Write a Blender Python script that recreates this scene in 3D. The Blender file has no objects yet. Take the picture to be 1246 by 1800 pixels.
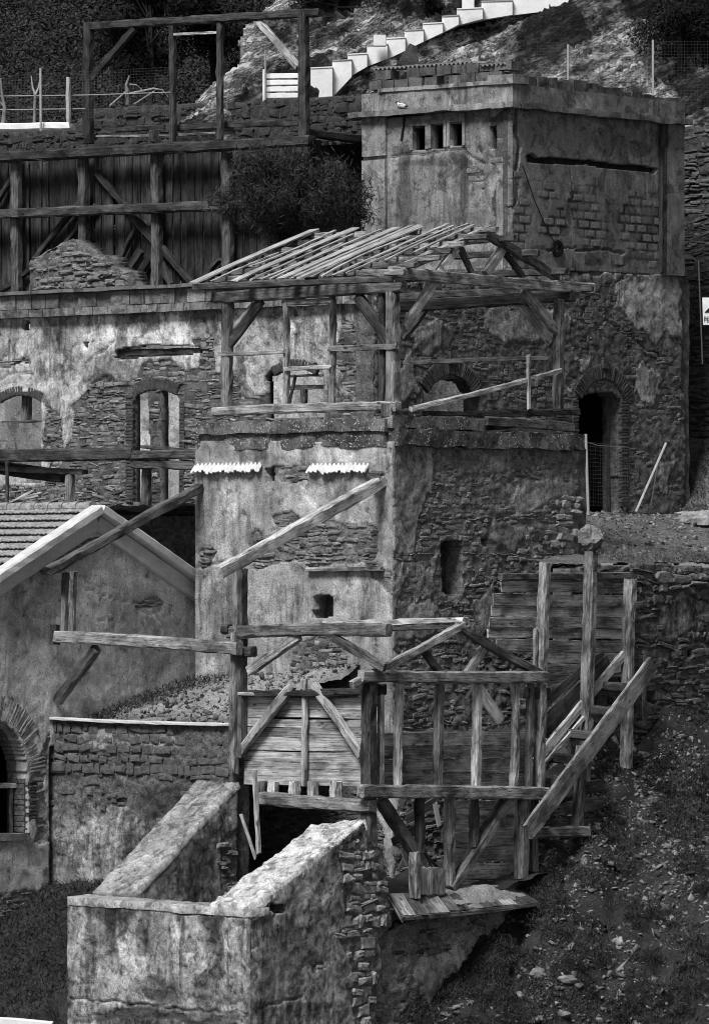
import bpy, math, random
import numpy as np
from mathutils import Vector, Matrix
random.seed(7); RNG = np.random.default_rng(7)
S = bpy.context.scene; COL = S.collection

# ------------------------------------------------ camera
# building axes: x runs along the faces that look towards -y, y along the faces that look towards +x
TH = math.radians(40.3)
FW = np.array([-math.sin(TH), math.cos(TH), 0.0]); RT = np.array([math.cos(TH), math.sin(TH), 0.0]); UP = np.array([0, 0, 1.0])
D0, F, HY = 120.0, 10200.0, 1050.0
CAM = -D0*FW - (690-623)*D0/F*RT + np.array([0, 0, 12.0])
cd = bpy.data.cameras.new('camera'); cam = bpy.data.objects.new('camera', cd); COL.objects.link(cam)
cd.sensor_width = 36; cd.lens = 36*F/1800; cd.shift_y = (HY-900)/1800; cd.clip_start = 1; cd.clip_end = 3000
cam.matrix_world = Matrix((tuple(RT)+(CAM[0],), tuple(UP)+(CAM[1],), tuple(-FW)+(CAM[2],), (0, 0, 0, 1))) if False else Matrix.Identity(4)
M3 = Matrix([[RT[0], UP[0], -FW[0]], [RT[1], UP[1], -FW[1]], [RT[2], UP[2], -FW[2]]])
cam.matrix_world = Matrix.Translation(Vector(CAM)) @ M3.to_4x4()
S.camera = cam
S.cycles.filter_width = 1.0 if hasattr(S, 'cycles') else 1.0
S.render.resolution_x = 708; S.render.resolution_y = 1024

# ------------------------------------------------ world, sun, exposure
SUN_TO = Vector((0.12, -0.58, 0.77)).normalized()
w = bpy.data.worlds.new('World'); S.world = w; w.use_nodes = True
nt = w.node_tree; nt.nodes.clear()
sky = nt.nodes.new('ShaderNodeTexSky'); sky.sky_type = 'NISHITA'; sky.sun_disc = False
sky.sun_elevation = math.asin(SUN_TO.z); sky.sun_rotation = math.atan2(SUN_TO.x, SUN_TO.y)
bw = nt.nodes.new('ShaderNodeRGBToBW'); bg = nt.nodes.new('ShaderNodeBackground'); wo = nt.nodes.new('ShaderNodeOutputWorld')
bg.inputs['Strength'].default_value = 0.056
nt.links.new(sky.outputs[0], bw.inputs[0]); nt.links.new(bw.outputs[0], bg.inputs[0]); nt.links.new(bg.outputs[0], wo.inputs[0])
sd = bpy.data.lights.new('sun', 'SUN'); sd.energy = 3.5; sd.angle = math.radians(20); sd.color = (1, 1, 1)
so = bpy.data.objects.new('sun', sd); COL.objects.link(so); so.rotation_euler = SUN_TO.to_track_quat('Z', 'Y').to_euler(); so.location = (-30, -60, 60)
S.view_settings.view_transform = 'Standard'; S.view_settings.look = 'None'; S.view_settings.exposure = 0.45; S.view_settings.gamma = 1

# ------------------------------------------------ picture point -> place on a plane
def ray(px, py): return FW + (px-623)/F*RT + (HY-py)/F*UP
def PY(c, px, py): d = ray(px, py); return CAM + d*((c-CAM[1])/d[1])
def PX(c, px, py): d = ray(px, py); return CAM + d*((c-CAM[0])/d[0])
def PD(dep, px, py): return CAM + ray(px, py)*dep
def PP(pl, c, px, py): return PY(c, px, py) if pl == 'y' else PX(c, px, py)
def UV(pl, c, px, py):
    p = PP(pl, c, px, py); return (p[0] if pl == 'y' else p[1], p[2])
def AB(a, b, z=0.0): return CAM*np.array([1, 1, 0]) + a*RT + b*FW + np.array([0, 0, z])   # a right of the view axis, b away

# ------------------------------------------------ noise
def _h(ix, iy, iz, s):
    n = (ix*374761393 + iy*668265263 + iz*2147483647 + s*1274126177) & 0xffffffff
    n = ((n ^ (n >> 13))*1274126177) & 0xffffffff
    n = ((n ^ (n >> 16))*2246822519) & 0xffffffff
    return ((n ^ (n >> 15)) & 0xffffff)/float(0xffffff)
def vn(x, y, z=0.0, s=0):
    x, y, z = np.broadcast_arrays(np.asarray(x, float), np.asarray(y, float), np.asarray(z, float))
    X, Y, Z = np.floor(x).astype(np.int64), np.floor(y).astype(np.int64), np.floor(z).astype(np.int64)
    fx, fy, fz = x-X, y-Y, z-Z
    fx, fy, fz = fx*fx*(3-2*fx), fy*fy*(3-2*fy), fz*fz*(3-2*fz)
    r = 0
    for dz, wz in ((0, 1-fz), (1, fz)):
        for dy, wy in ((0, 1-fy), (1, fy)):
            r = r + wz*wy*(_h(X, Y+dy, Z+dz, s)*(1-fx) + _h(X+1, Y+dy, Z+dz, s)*fx)
    return r*2-1
def fbm(x, y, z=0.0, o=4, s=0):
    r, a, t = 0, 1.0, 0
    for i in range(o):
        k = 2.03**i; r = r + a*vn(np.asarray(x)*k, np.asarray(y)*k, np.asarray(z)*k, s+i*17); t += a; a *= .5
    return r/t
def inpoly(u, v, poly):
    r = np.zeros(np.shape(u), bool); n = len(poly)
    for i in range(n):
        x0, y0 = poly[i]; x1, y1 = poly[(i+1) % n]
        if y0 == y1: continue
        c = ((y0 > v) != (y1 > v)) & (u < (x1-x0)*(v-y0)/(y1-y0)+x0); r ^= c
    return r
def segdist(u, v, pts):
    d = np.full(np.shape(u), 1e9)
    for (x0, y0), (x1, y1) in zip(pts[:-1], pts[1:]):
        L = (x1-x0)**2+(y1-y0)**2+1e-9; t = np.clip(((u-x0)*(x1-x0)+(v-y0)*(y1-y0))/L, 0, 1)
        d = np.minimum(d, np.hypot(u-x0-t*(x1-x0), v-y0-t*(y1-y0)))
    return d
def sstep(a, b, x): t = np.clip((x-a)/(b-a), 0, 1); return t*t*(3-2*t)

# ------------------------------------------------ objects
def thing(name, label, cat, loc=(0, 0, 0), group=None, kind=None):
    o = bpy.data.objects.new(name, None); COL.objects.link(o); o.location = loc; o.empty_display_size = .3
    return tag(o, label, cat, group, kind)
def tag(o, label, cat=None, group=None, kind=None):
    o['label'] = label
    if cat: o['category'] = cat
    if group: o['group'] = group
    if kind: o['kind'] = kind
    return o
def struct(o, label): o['kind'] = 'structure'; o['label'] = label; return o
def link(name, me, mat, parent=None, mw=None, kind=None):
    o = bpy.data.objects.new(name, me); COL.objects.link(o)
    if mat and not me.materials: me.materials.append(mat)
    mw = mw or Matrix.Identity(4)
    if parent is not None:
        o.parent = parent
        q = parent; off = Vector((0, 0, 0))
        pm = PM.get(parent.name) or Matrix.Translation(parent.location)
        o.matrix_parent_inverse = pm.inverted()
    o.matrix_basis = mw; PM[o.name] = mw
    if kind: o['kind'] = kind
    return o
PM = {}
def mesh(verts, faces, attrs=None, smooth=False):
    me = bpy.data.meshes.new('m'); verts = np.asarray(verts, float)
    if isinstance(faces, np.ndarray) and faces.ndim == 2:
        nf, k = faces.shape
        me.vertices.add(len(verts)); me.vertices.foreach_set('co', verts.ravel())
        me.loops.add(nf*k); me.loops.foreach_set('vertex_index', faces.ravel().astype(np.int32))
        me.polygons.add(nf); me.polygons.foreach_set('loop_start', np.arange(0, nf*k, k, dtype=np.int32))
        me.polygons.foreach_set('loop_total', np.full(nf, k, np.int32))
    else: me.from_pydata([tuple(v) for v in verts], [], [tuple(int(i) for i in f) for f in faces])
    for k_, a in (attrs or {}).items():
        at = me.attributes.new(k_, 'FLOAT', 'POINT'); at.data.foreach_set('value', np.asarray(a, np.float32).ravel())
    me.update(calc_edges=True); me.validate()
    if smooth: me.polygons.foreach_set('use_smooth', np.ones(len(me.polygons), bool))
    return me

# ------------------------------------------------ materials (all grey: the picture is black and white)
def G(v): return (v, v, v, 1)
class NT:
    def __init__(s, name):
        s.m = bpy.data.materials.new(name); s.m.use_nodes = True; s.t = s.m.node_tree; s.b = s.t.nodes['Principled BSDF']
        s.b.inputs['Specular IOR Level'].default_value = .25; s.b.inputs['Roughness'].default_value = .85
    def n(s, ty, **k):
        x = s.t.nodes.new('ShaderNode'+ty)
        for a, v in k.items():
            if hasattr(x, a): setattr(x, a, v)
        return x
    def l(s, a, b): s.t.links.new(a, b)
    def val(s, sock, v):
        if hasattr(v, 'links') or hasattr(v, 'is_linked'): s.l(v, sock)
        else: sock.default_value = v
    def math(s, op, a, b=0.0, cl=False):
        x = s.n('Math', operation=op); x.use_clamp = cl; s.val(x.inputs[0], a); s.val(x.inputs[1], b); return x.outputs[0]
    def noise(s, vec, scale, det=5, rough=.6, dist=0.0):
        x = s.n('TexNoise'); x.inputs['Scale'].default_value = scale; x.inputs['Detail'].default_value = det
        x.inputs['Roughness'].default_value = rough; x.inputs['Distortion'].default_value = dist; s.l(vec, x.inputs['Vector']); return x.outputs['Fac']
    def map(s, vec, sc=(1, 1, 1), loc=(0, 0, 0)):
        x = s.n('Mapping'); x.inputs['Scale'].default_value = sc; x.inputs['Location'].default_value = loc; s.l(vec, x.inputs['Vector']); return x.outputs[0]
    def rng(s, v, a, b, c, d):
        x = s.n('MapRange'); x.clamp = True; s.l(v, x.inputs[0])
        for i, q in enumerate((a, b, c, d)): x.inputs[i+1].default_value = q
        return x.outputs[0]
    def mix(s, f, a, b):
        x = s.n('Mix', data_type='FLOAT'); s.val(x.inputs[0], f); s.val(x.inputs[2], a); s.val(x.inputs[3], b); return x.outputs[0]
    def attr(s, nm): x = s.n('Attribute'); x.attribute_name = nm; return x.outputs['Fac']
    def out(s, g): 
        g = s.math('MAXIMUM', g, 0.004); g = s.math('MINIMUM', g, .85)
        c = s.n('CombineColor'); [s.l(g, c.inputs[i]) for i in range(3)]; s.l(c.outputs[0], s.b.inputs['Base Color'])
    def bump(s, h, st=.5, d=.02):
        x = s.n('Bump'); x.inputs['Strength'].default_value = st; x.inputs['Distance'].default_value = d; s.l(h, x.inputs['Height']); s.l(x.outputs[0], s.b.inputs['Normal'])

def wood_mat(name, lo, hi, rnd=.85, blot=.7):
    k = NT(name); tc = k.n('TexCoord').outputs['Object']; oi = k.n('ObjectInfo').outputs['Random']
    off = k.n('CombineXYZ'); k.l(k.math('MULTIPLY', oi, 37.0), off.inputs[0]); k.l(k.math('MULTIPLY', oi, 91.0), off.inputs[1])
    va = k.n('VectorMath', operation='ADD'); k.l(tc, va.inputs[0]); k.l(off.outputs[0], va.inputs[1]); v = va.outputs[0]
    g = k.noise(k.map(v, (.35, 13, 13)), 2.6, 5, .62, .35)
    fine = k.noise(k.map(v, (1.2, 60, 60)), 2.2, 3, .6)
    crack = k.noise(k.map(v, (.28, 10, 10)), 1.6, 3, .5, .5)
    bl = k.noise(k.map(v, (1.1, 2.4, 2.4)), 1.3, 6, .66, .4)
    f = k.rng(k.math('ADD', k.math('MULTIPLY', g, .6), k.math('MULTIPLY', fine, .4)), .36, .64, 0, 1)
    c = k.mix(f, lo, hi)
    c = k.math('MULTIPLY', c, k.rng(bl, .38, .60, 1-blot, 1+blot*.5))
    ck = k.rng(k.math('ABSOLUTE', k.math('SUBTRACT', crack, .5)), .0, .016, .16, 1)
    c = k.math('MULTIPLY', c, ck)
    c = k.math('MULTIPLY', c, k.math('ADD', k.math('MULTIPLY', oi, rnd), 1-rnd*.5))
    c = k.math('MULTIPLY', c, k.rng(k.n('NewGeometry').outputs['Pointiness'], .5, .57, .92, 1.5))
    knot = k.n('TexVoronoi'); knot.inputs['Scale'].default_value = 1.5; k.l(k.map(v, (1, 2.2, 2.2)), knot.inputs['Vector'])
    c = k.math('MULTIPLY', c, k.rng(knot.outputs['Distance'], .06, .12, .22, 1))
    k.out(c); k.bump(k.math('ADD', k.math('MULTIPLY', f, .5), k.math('MULTIPLY', ck, .8)), .45, .015); return k.m

def wall_mat(name, pl=(.16, .34), ru=(.05, .15), streak=.5, speck=.0, sc=1.0, bump=.7, spall=.52):
    """plaster where attribute m is 1, bare rubble and mortar where it is 0; t lightens or darkens stained areas and painted-in shade"""
    k = NT(name); tc = k.n('TexCoord').outputs['Object']; m = k.attr('m'); t = k.attr('t')
    big = k.noise(k.map(tc, (.7*sc, .7*sc, .55*sc)), 1.0, 6, .62, .4)
    mid = k.noise(tc, 4.5*sc, 7, .68, .3); fine = k.noise(tc, 32, 4, .7); pit = k.noise(tc, 85, 2, .6)
    st = k.noise(k.map(tc, (2.3, 2.3, .3)), 1.5, 6, .68, 1.6); stm = k.noise(tc, .9, 3, .5)
    f = k.rng(k.math('ADD', k.math('MULTIPLY', big, .5), k.math('MULTIPLY', mid, .5)), .40, .60, 0, 1)
    p = k.mix(f, pl[0], pl[1])
    sp1 = k.noise(k.map(tc, (1, 1, 1), (7.3, 2.1, 4.4)), 2.1*sc, 9, .68, .9); sp2 = k.noise(k.map(tc, (1, 1, .8), (1.3, 9.1, 2.4)), 1.25*sc, 9, .7, .6)
    p = k.math('MULTIPLY', p, k.rng(sp1, .52, .57, 1, spall)); p = k.math('ADD', p, k.math('MULTIPLY', k.rng(sp2, .55, .63, 0, 1), pl[1]*.45))
    p = k.math('MULTIPLY', p, k.rng(fine, .3, .7, .55, 1.4))
    p = k.math('MULTIPLY', p, k.mix(k.rng(stm, .42, .6, 0, 1), 1.0, k.rng(st, .40, .56, 1-streak*1.2, 1.1)))
    p = k.math('MULTIPLY', p, k.rng(mid, .30, .42, .3, 1)); p = k.math('MULTIPLY', p, k.rng(k.noise(tc, 17, 3, .6), .30, .36, .35, 1))
    r = k.mix(k.rng(mid, .35, .65, 0, 1), ru[0], ru[1])
    r = k.math('MULTIPLY', r, k.rng(fine, .3, .68, .3, 1.7))
    c = k.mix(k.math('GREATER_THAN', m, .5), r, p)
    c = k.math('MULTIPLY', c, t)
    if speck:
        vo = k.n('TexVoronoi'); vo.inputs['Scale'].default_value = 30; k.l(tc, vo.inputs['Vector'])
        sp = k.n('SeparateColor'); k.l(vo.outputs['Color'], sp.inputs[0])
        q = k.math('MULTIPLY', k.math('GREATER_THAN', sp.outputs[0], 1-speck), k.math('LESS_THAN', vo.outputs['Distance'], .42))
        c = k.mix(q, c, k.math('MULTIPLY', sp.outputs[1], .62))
    k.out(c); h = k.math('ADD', k.math('MULTIPLY', mid, .8), k.math('ADD', k.math('MULTIPLY', fine, .5), k.math('MULTIPLY', pit, .12)))
    k.bump(h, bump, .05); return k.m

def stone_mat(name, lo, hi, island=True):
    k = NT(name); tc = k.n('NewGeometry').outputs['Position']
    r = k.n('NewGeometry').outputs['Random Per Island']
    mid = k.noise(tc, 7, 6, .68); fine = k.noise(k.map(tc, (1, 1, 3)), 28, 5, .7)
    c = k.mix(r, lo, hi); c = k.math('MULTIPLY', c, k.rng(mid, .32, .68, .45, 1.5)); c = k.math('MULTIPLY', c, k.rng(fine, .3, .7, .55, 1.4))
    k.out(c); k.bump(k.math('ADD', mid, k.math('MULTIPLY', fine, .6)), .8, .04); return k.m

def plain_mat(name, a, b, sc=6, bump=.3, rough=.8):
    k = NT(name); tc = k.n('NewGeometry').outputs['Position']; n1 = k.noise(tc, sc, 6, .65); n2 = k.noise(tc, sc*7, 4, .6)
    c = k.mix(k.rng(k.math('ADD', k.math('MULTIPLY', n1, .7), k.math('MULTIPLY', n2, .3)), .33, .67, 0, 1), a, b)
    k.out(c); k.bump(k.math('ADD', n1, n2), bump, .03); k.b.inputs['Roughness'].default_value = rough; return k.m

def leaf_mat(name, a, b):
    k = NT(name); r = k.n('NewGeometry').outputs['Random Per Island']; tc = k.n('NewGeometry').outputs['Position']
    k.out(k.math('MULTIPLY', k.mix(r, a, b), k.rng(k.noise(tc, 1.3, 3), .35, .65, .6, 1.3))); return k.m

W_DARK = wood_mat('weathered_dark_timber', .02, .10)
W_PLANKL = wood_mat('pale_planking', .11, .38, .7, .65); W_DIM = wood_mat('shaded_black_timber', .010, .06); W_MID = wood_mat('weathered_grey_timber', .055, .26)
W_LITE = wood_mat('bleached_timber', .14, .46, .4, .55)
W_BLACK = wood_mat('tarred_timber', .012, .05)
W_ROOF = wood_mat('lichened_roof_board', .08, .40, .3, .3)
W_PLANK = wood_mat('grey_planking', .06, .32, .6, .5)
M_FAC = wall_mat('old_plaster_facade', (.15, .58), (.035, .14))
M_FACB = wall_mat('dark_rubble_wall', (.18, .38), (.05, .18), .5, 0, 1.2, .9)
M_CON = wall_mat('weathered_concrete', (.15, .26), (.045, .10), .35, 0, .8, .4)
M_TOW = wall_mat('tower_render', (.22, .46), (.06, .2), .45, .0, .85, .7, .72)
M_TOWR = wall_mat('tower_rubble', (.20, .40), (.09, .27), .4, .01, 1.2, .9)
M_GAB = wall_mat('gable_render', (.32, .60), (.12, .28), .25, 0, .85, .6, .74)
M_RET = wall_mat('retaining_wall_mortar', (.08, .38), (.045, .20), .5, 0, 1.7, .9)
M_FRO = wall_mat('stained_front_render', (.07, .46), (.06, .22), .6, 0, 1.3)
M_INT = wall_mat('interior_plaster', (.42, .62), (.2, .3), .2)
M_AGG = wall_mat('pebbly_concrete', (.06, .20), (.05, .15), .3, .3)
M_LICH = wall_mat('lichen_coping', (.20, .62), (.2, .4), 0, 0, 1.5)
ST_DARK = stone_mat('dark_schist', .03, .16); ST_MID = stone_mat('grey_schist', .05, .30); ST_LITE = stone_mat('pale_stone', .10, .42)
ST_BLACK = stone_mat('blackened_stone', .012, .07); ST_BRICK = stone_mat('dark_brick', .03, .09); ST_BRL = stone_mat('pale_brick', .12, .36)
ST_BLOCK = stone_mat('concrete_block', .14, .24)
M_WHITE = plain_mat('whitewash', .64, .86, 1.6, .2); M_METAL = plain_mat('grey_metal', .25, .40, 8, .1, .5)
M_POLE = plain_mat('pale_pole', .26, .44, 9, .2); M_BARK = plain_mat('bark', .10, .26, 9, .5); M_BARKD = plain_mat('dark_bark', .01, .04, 9, .5); M_BLACK = plain_mat('black_paint', .01, .02)
M_TILE = stone_mat('clay_tile', .20, .36); M_SHEET = plain_mat('corrugated_fibre_cement', .5, .75, 9, .3)
M_WIRE = plain_mat('wire', .05, .10)
L_DARK = leaf_mat('dark_scrub', .008, .05); L_BLACK = leaf_mat('black_evergreen', .003, .012); L_BUSH = leaf_mat('tamarisk', .008, .055); L_GRASS = leaf_mat('dry_grass', .05, .2)

# ------------------------------------------------ builders
def beam(par, name, p0, p1, w, h, mat=None, seed=None, rough=.7, bow=0.0, kind=None, lab=None):
    """one squared timber from p0 to p1: w across (level), h deep; ragged ends, worn arrises, slight bow"""
    p0, p1 = Vector(p0), Vector(p1); L = (p1-p0).length; X = (p1-p0).normalized()
    ref = Vector((0, 0, 1)) if abs(X.z) < .96 else Vector((0, 1, 0))
    Yv = ref.cross(X).normalized(); Zv = X.cross(Yv)
    mw = Matrix((Vector((X.x, Yv.x, Zv.x, p0.x)), Vector((X.y, Yv.y, Zv.y, p0.y)), Vector((X.z, Yv.z, Zv.z, p0.z)), Vector((0, 0, 0, 1))))
    r = np.random.default_rng(seed if seed is not None else RNG.integers(1 << 30))
    n = max(2, int(L/.22)+1); c = min(w, h)*.16
    sec = np.array([(-w/2+c, -h/2), (w/2-c, -h/2), (w/2, -h/2+c), (w/2, h/2-c), (w/2-c, h/2), (-w/2+c, h/2), (-w/2, h/2-c), (-w/2, -h/2+c)])
    j = min(.012, min(w, h)*.09)*rough; V = []
    ph = r.random()*6.3; am = r.normal(0, .009)*rough*min(L, 3) + bow
    for i in range(n+1):
        t = i/n; q = sec*(1+r.normal(0, .012*rough)) + r.normal(0, j, sec.shape)
        b = am*math.sin(math.pi*t)
        xs = np.full(8, t*L)
        if i in (0, n): xs = xs + r.normal(0, .02*rough, 8); q = q*.95
        V += [(xs[k], q[k, 0]+b*.5, q[k, 1]+b) for k in range(8)]
    Fc = [(i*8+k, i*8+(k+1) % 8, (i+1)*8+(k+1) % 8, (i+1)*8+k) for i in range(n) for k in range(8)]
    Fc += [tuple(range(7, -1, -1)), tuple(n*8+k for k in range(8))]
    o = link(name, mesh(V, Fc), mat or W_MID, par, mw, kind)
    if lab: o['label'] = lab
    return o
def bm(par, name, pl, c, a, b, w, h, mat=None, **k): return beam(par, name, PP(pl, c, *a), PP(pl, c, *b), w, h, mat, **k)

def wall(par, name, pl, c, out, holes=(), default=1, patches=(), tones=(), cracks=(), res=.04, thick=.45, relief=.012, pth=.03,
         mat=None, seed=0, stones=None, back=False, noisy=.12, uvpoly=None, top_rag=0.0, attr_t=1.0, joints=None, drips=0.0):
    P = uvpoly or [UV(pl, c, *q) for q in out]
    H = [[UV(pl, c, *q) for q in h] for h in holes]
    u0, u1 = min(p[0] for p in P), max(p[0] for p in P); v0, v1 = min(p[1] for p in P), max(p[1] for p in P)
    nu, nv = max(2, int((u1-u0)/res)+1), max(2, int((v1-v0)/res)+1)
    us, vs = np.linspace(u0, u1, nu), np.linspace(v0, v1, nv); U, V = np.meshgrid(us, vs, indexing='ij')
    def masks(u, v):
        wu = u + noisy*2.2*fbm(u*1.1, v*1.1, 0, 4, seed+3); wv = v + noisy*2.2*fbm(u*1.1, v*1.1, 9.3, 4, seed+5)
        m = np.full(np.shape(u), float(default))
        for p in patches: m = np.where(inpoly(wu, wv, p), 1.0-default, m)
        return m
    pt = [[UV(pl, c, *q) for q in p] for p in patches]; patches = pt
    m = masks(U, V)
    d = pth*m + relief*(fbm(U*.9, V*.9, 0, 3, seed+11)*1.2 + fbm(U*5, V*5, 0, 4, seed+13)) + (1-m)*.03*fbm(U*6, V*9, 0, 3, seed+15)
    t = np.full(U.shape, attr_t)
    for (px, py, rx, ry, dv) in tones:
        cu, cv = UV(pl, c, px, py); eu, ev = UV(pl, c, px+rx, py-ry)
        q = np.hypot((U-cu)/(abs(eu-cu)+1e-6), (V-cv)/(abs(ev-cv)+1e-6)) + .55*fbm(U*1.7, V*1.7, 2.2, 4, seed+21)
        t = t*(1+(dv-1)*(1-sstep(.75, 1.05, q)))
    if drips:   # dirt washed down from the top edge
        ln_ = .35+1.5*np.maximum(0, vn(U*2.1, U*0, 3, seed+71)); top = np.interp(U, us, [max([q[1] for q in P]+[0]) for _ in us]) if len(P) < 5 and abs(P[0][1]-P[1][1]) < .4 else V+ln_*.5
        dr = sstep(.05, .5, vn(U*4.3+.4*fbm(U*2, V*2, 0, 3, seed+73), V*.12, 0, seed+72)+.35*vn(U*11, V*.3, 0, seed+74)); t = t*(1-drips*dr*(1-sstep(.2, 1.0, (top-V)/ln_*.8)))
    for pts, wd, dp in cracks:
        q = [UV(pl, c, *p) for p in pts]
        dd = segdist(U+.06*fbm(U*5, V*5, 0, 3, seed+31), V+.06*fbm(U*5, V*5, 5, 3, seed+33), q)
        wl = wd*(1+.7*fbm(U*3, V*3, 1, 2, seed+35)); d = d - dp*(1-sstep(wl*.55, wl, dd))
    if joints:   # open, stained mortar joints between blocks, in patches
        jp, ju, jv, bw_, bh_, jw = joints; ins = np.zeros(U.shape, bool)
        wu = U+.5*fbm(U*1.3, V*1.3, 4, 4, seed+61); wv = V+.35*fbm(U*1.3, V*1.3, 8, 4, seed+62)
        for p in jp: ins |= inpoly(wu, wv, [UV(pl, c, *q) for q in p])
        rw_ = np.floor((V-jv)/bh_); fv = (V-jv)/bh_-rw_; fu = (U-ju)/bw_+.5*(rw_ % 2); fu = fu-np.floor(fu); dj = np.minimum(np.minimum(fv, 1-fv)*bh_, np.minimum(fu, 1-fu)*bw_)
        dj = dj/(jw*(1+1.3*np.maximum(0, fbm(U*2.2, V*1.6, 2, 3, seed+63)))); q = np.where(ins, 1-sstep(.3, 1.0, dj), 0)*np.clip(.55+1.1*fbm(U*1.6, V*1.6, 5, 3, seed+66), .1, 1); d = d-.007*q; t = t*(1-.8*q); t = t*np.where(ins, 1-.35*sstep(0, .3, fbm(U*1.4, V*.9, 6, 4, seed+64)), 1)
    cu_, cv_ = (U[:-1, :-1]+U[1:, 1:])/2, (V[:-1, :-1]+V[1:, 1:])/2
    rg = top_rag*fbm(cu_*2.2, cv_*2.2, 0, 3, seed+41) if top_rag else 0
    keep = inpoly(cu_, cv_-rg if top_rag else cv_, P)
    for h in H: keep &= ~inpoly(cu_, cv_, h)
    idx = np.arange(nu*nv).reshape(nu, nv); q = np.stack([idx[:-1, :-1], idx[1:, :-1], idx[1:, 1:], idx[:-1, 1:]], -1)[keep]
    def pos(u, v, dd): return np.stack([u, c-dd, v], -1) if pl == 'y' else np.stack([c+dd, u, v], -1)
    VV = pos(U, V, d).reshape(-1, 3); VB = pos(U, V, np.full(U.shape, -thick)+.03*fbm(U*3, V*3, 7, 3, seed+51)).reshape(-1, 3); N = nu*nv
    e = np.concatenate([q[:, [0, 1]], q[:, [1, 2]], q[:, [2, 3]], q[:, [3, 0]]]); key = np.minimum(e[:, 0], e[:, 1])*N+np.maximum(e[:, 0], e[:, 1])
    _, inv, cnt = np.unique(key, return_inverse=True, return_counts=True); be = e[cnt[inv] == 1]
    rim = np.stack([be[:, 1], be[:, 0], be[:, 0]+N, be[:, 1]+N], -1)
    Fa = [q, rim] + ([q[:, ::-1]+N] if back else []); Fa = np.concatenate(Fa)
    used = np.unique(Fa); mp = np.full(2*N, -1); mp[used] = np.arange(len(used))
    AV = np.concatenate([VV, VB])[used]; am = np.concatenate([m.ravel(), np.full(N, 0.0 if default == 0 else .0)])[used]; at = np.concatenate([t.ravel(), np.full(N, attr_t)])[used]
    o = link(name, mesh(AV, mp[Fa], {'m': am, 't': at}), mat or M_FAC, par)
    if stones:
        k = dict(stones); lay_stones(o if k.pop('sub', False) else par, pl, c, P, H, masks, seed=seed, **k)
    return o

def stone_mesh(w, h, d, r, jit=1.0):
    """rounded uneven block lying in the u,v plane, its outer face towards +n"""
    a = []; base = [(-1, -1), (-.2, -1.04), (1, -1), (1.04, .1), (1, 1), (.15, 1.05), (-1, 1), (-1.03, -.1)]
    for (x, y) in base: a.append((x*(1+r.normal(0, .09*jit)), y*(1+r.normal(0, .10*jit))))
    V = [(x*w/2, y*h/2, -.07) for x, y in a]
    V += [(x*w/2, y*h/2, d*(.35+.3*r.random())) for x, y in a]
    V += [(x*w/2*(1-min(.3, .02/w*2)-.06*r.random()), y*h/2*(1-min(.34, .02/h*2)-.08*r.random()), d*(.9+.5*r.random())) for x, y in a]
    V.append((w*.1*r.normal(), h*.1*r.normal(), d*(1.1+.4*r.random())))
    Fc = [(i, (i+1) % 8, 8+(i+1) % 8, 8+i) for i in range(8)]+[(8+i, 8+(i+1) % 8, 16+(i+1) % 8, 16+i) for i in range(8)]+[(16+i, 16+(i+1) % 8, 24) for i in range(8)]
    return np.array(V), Fc
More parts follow.
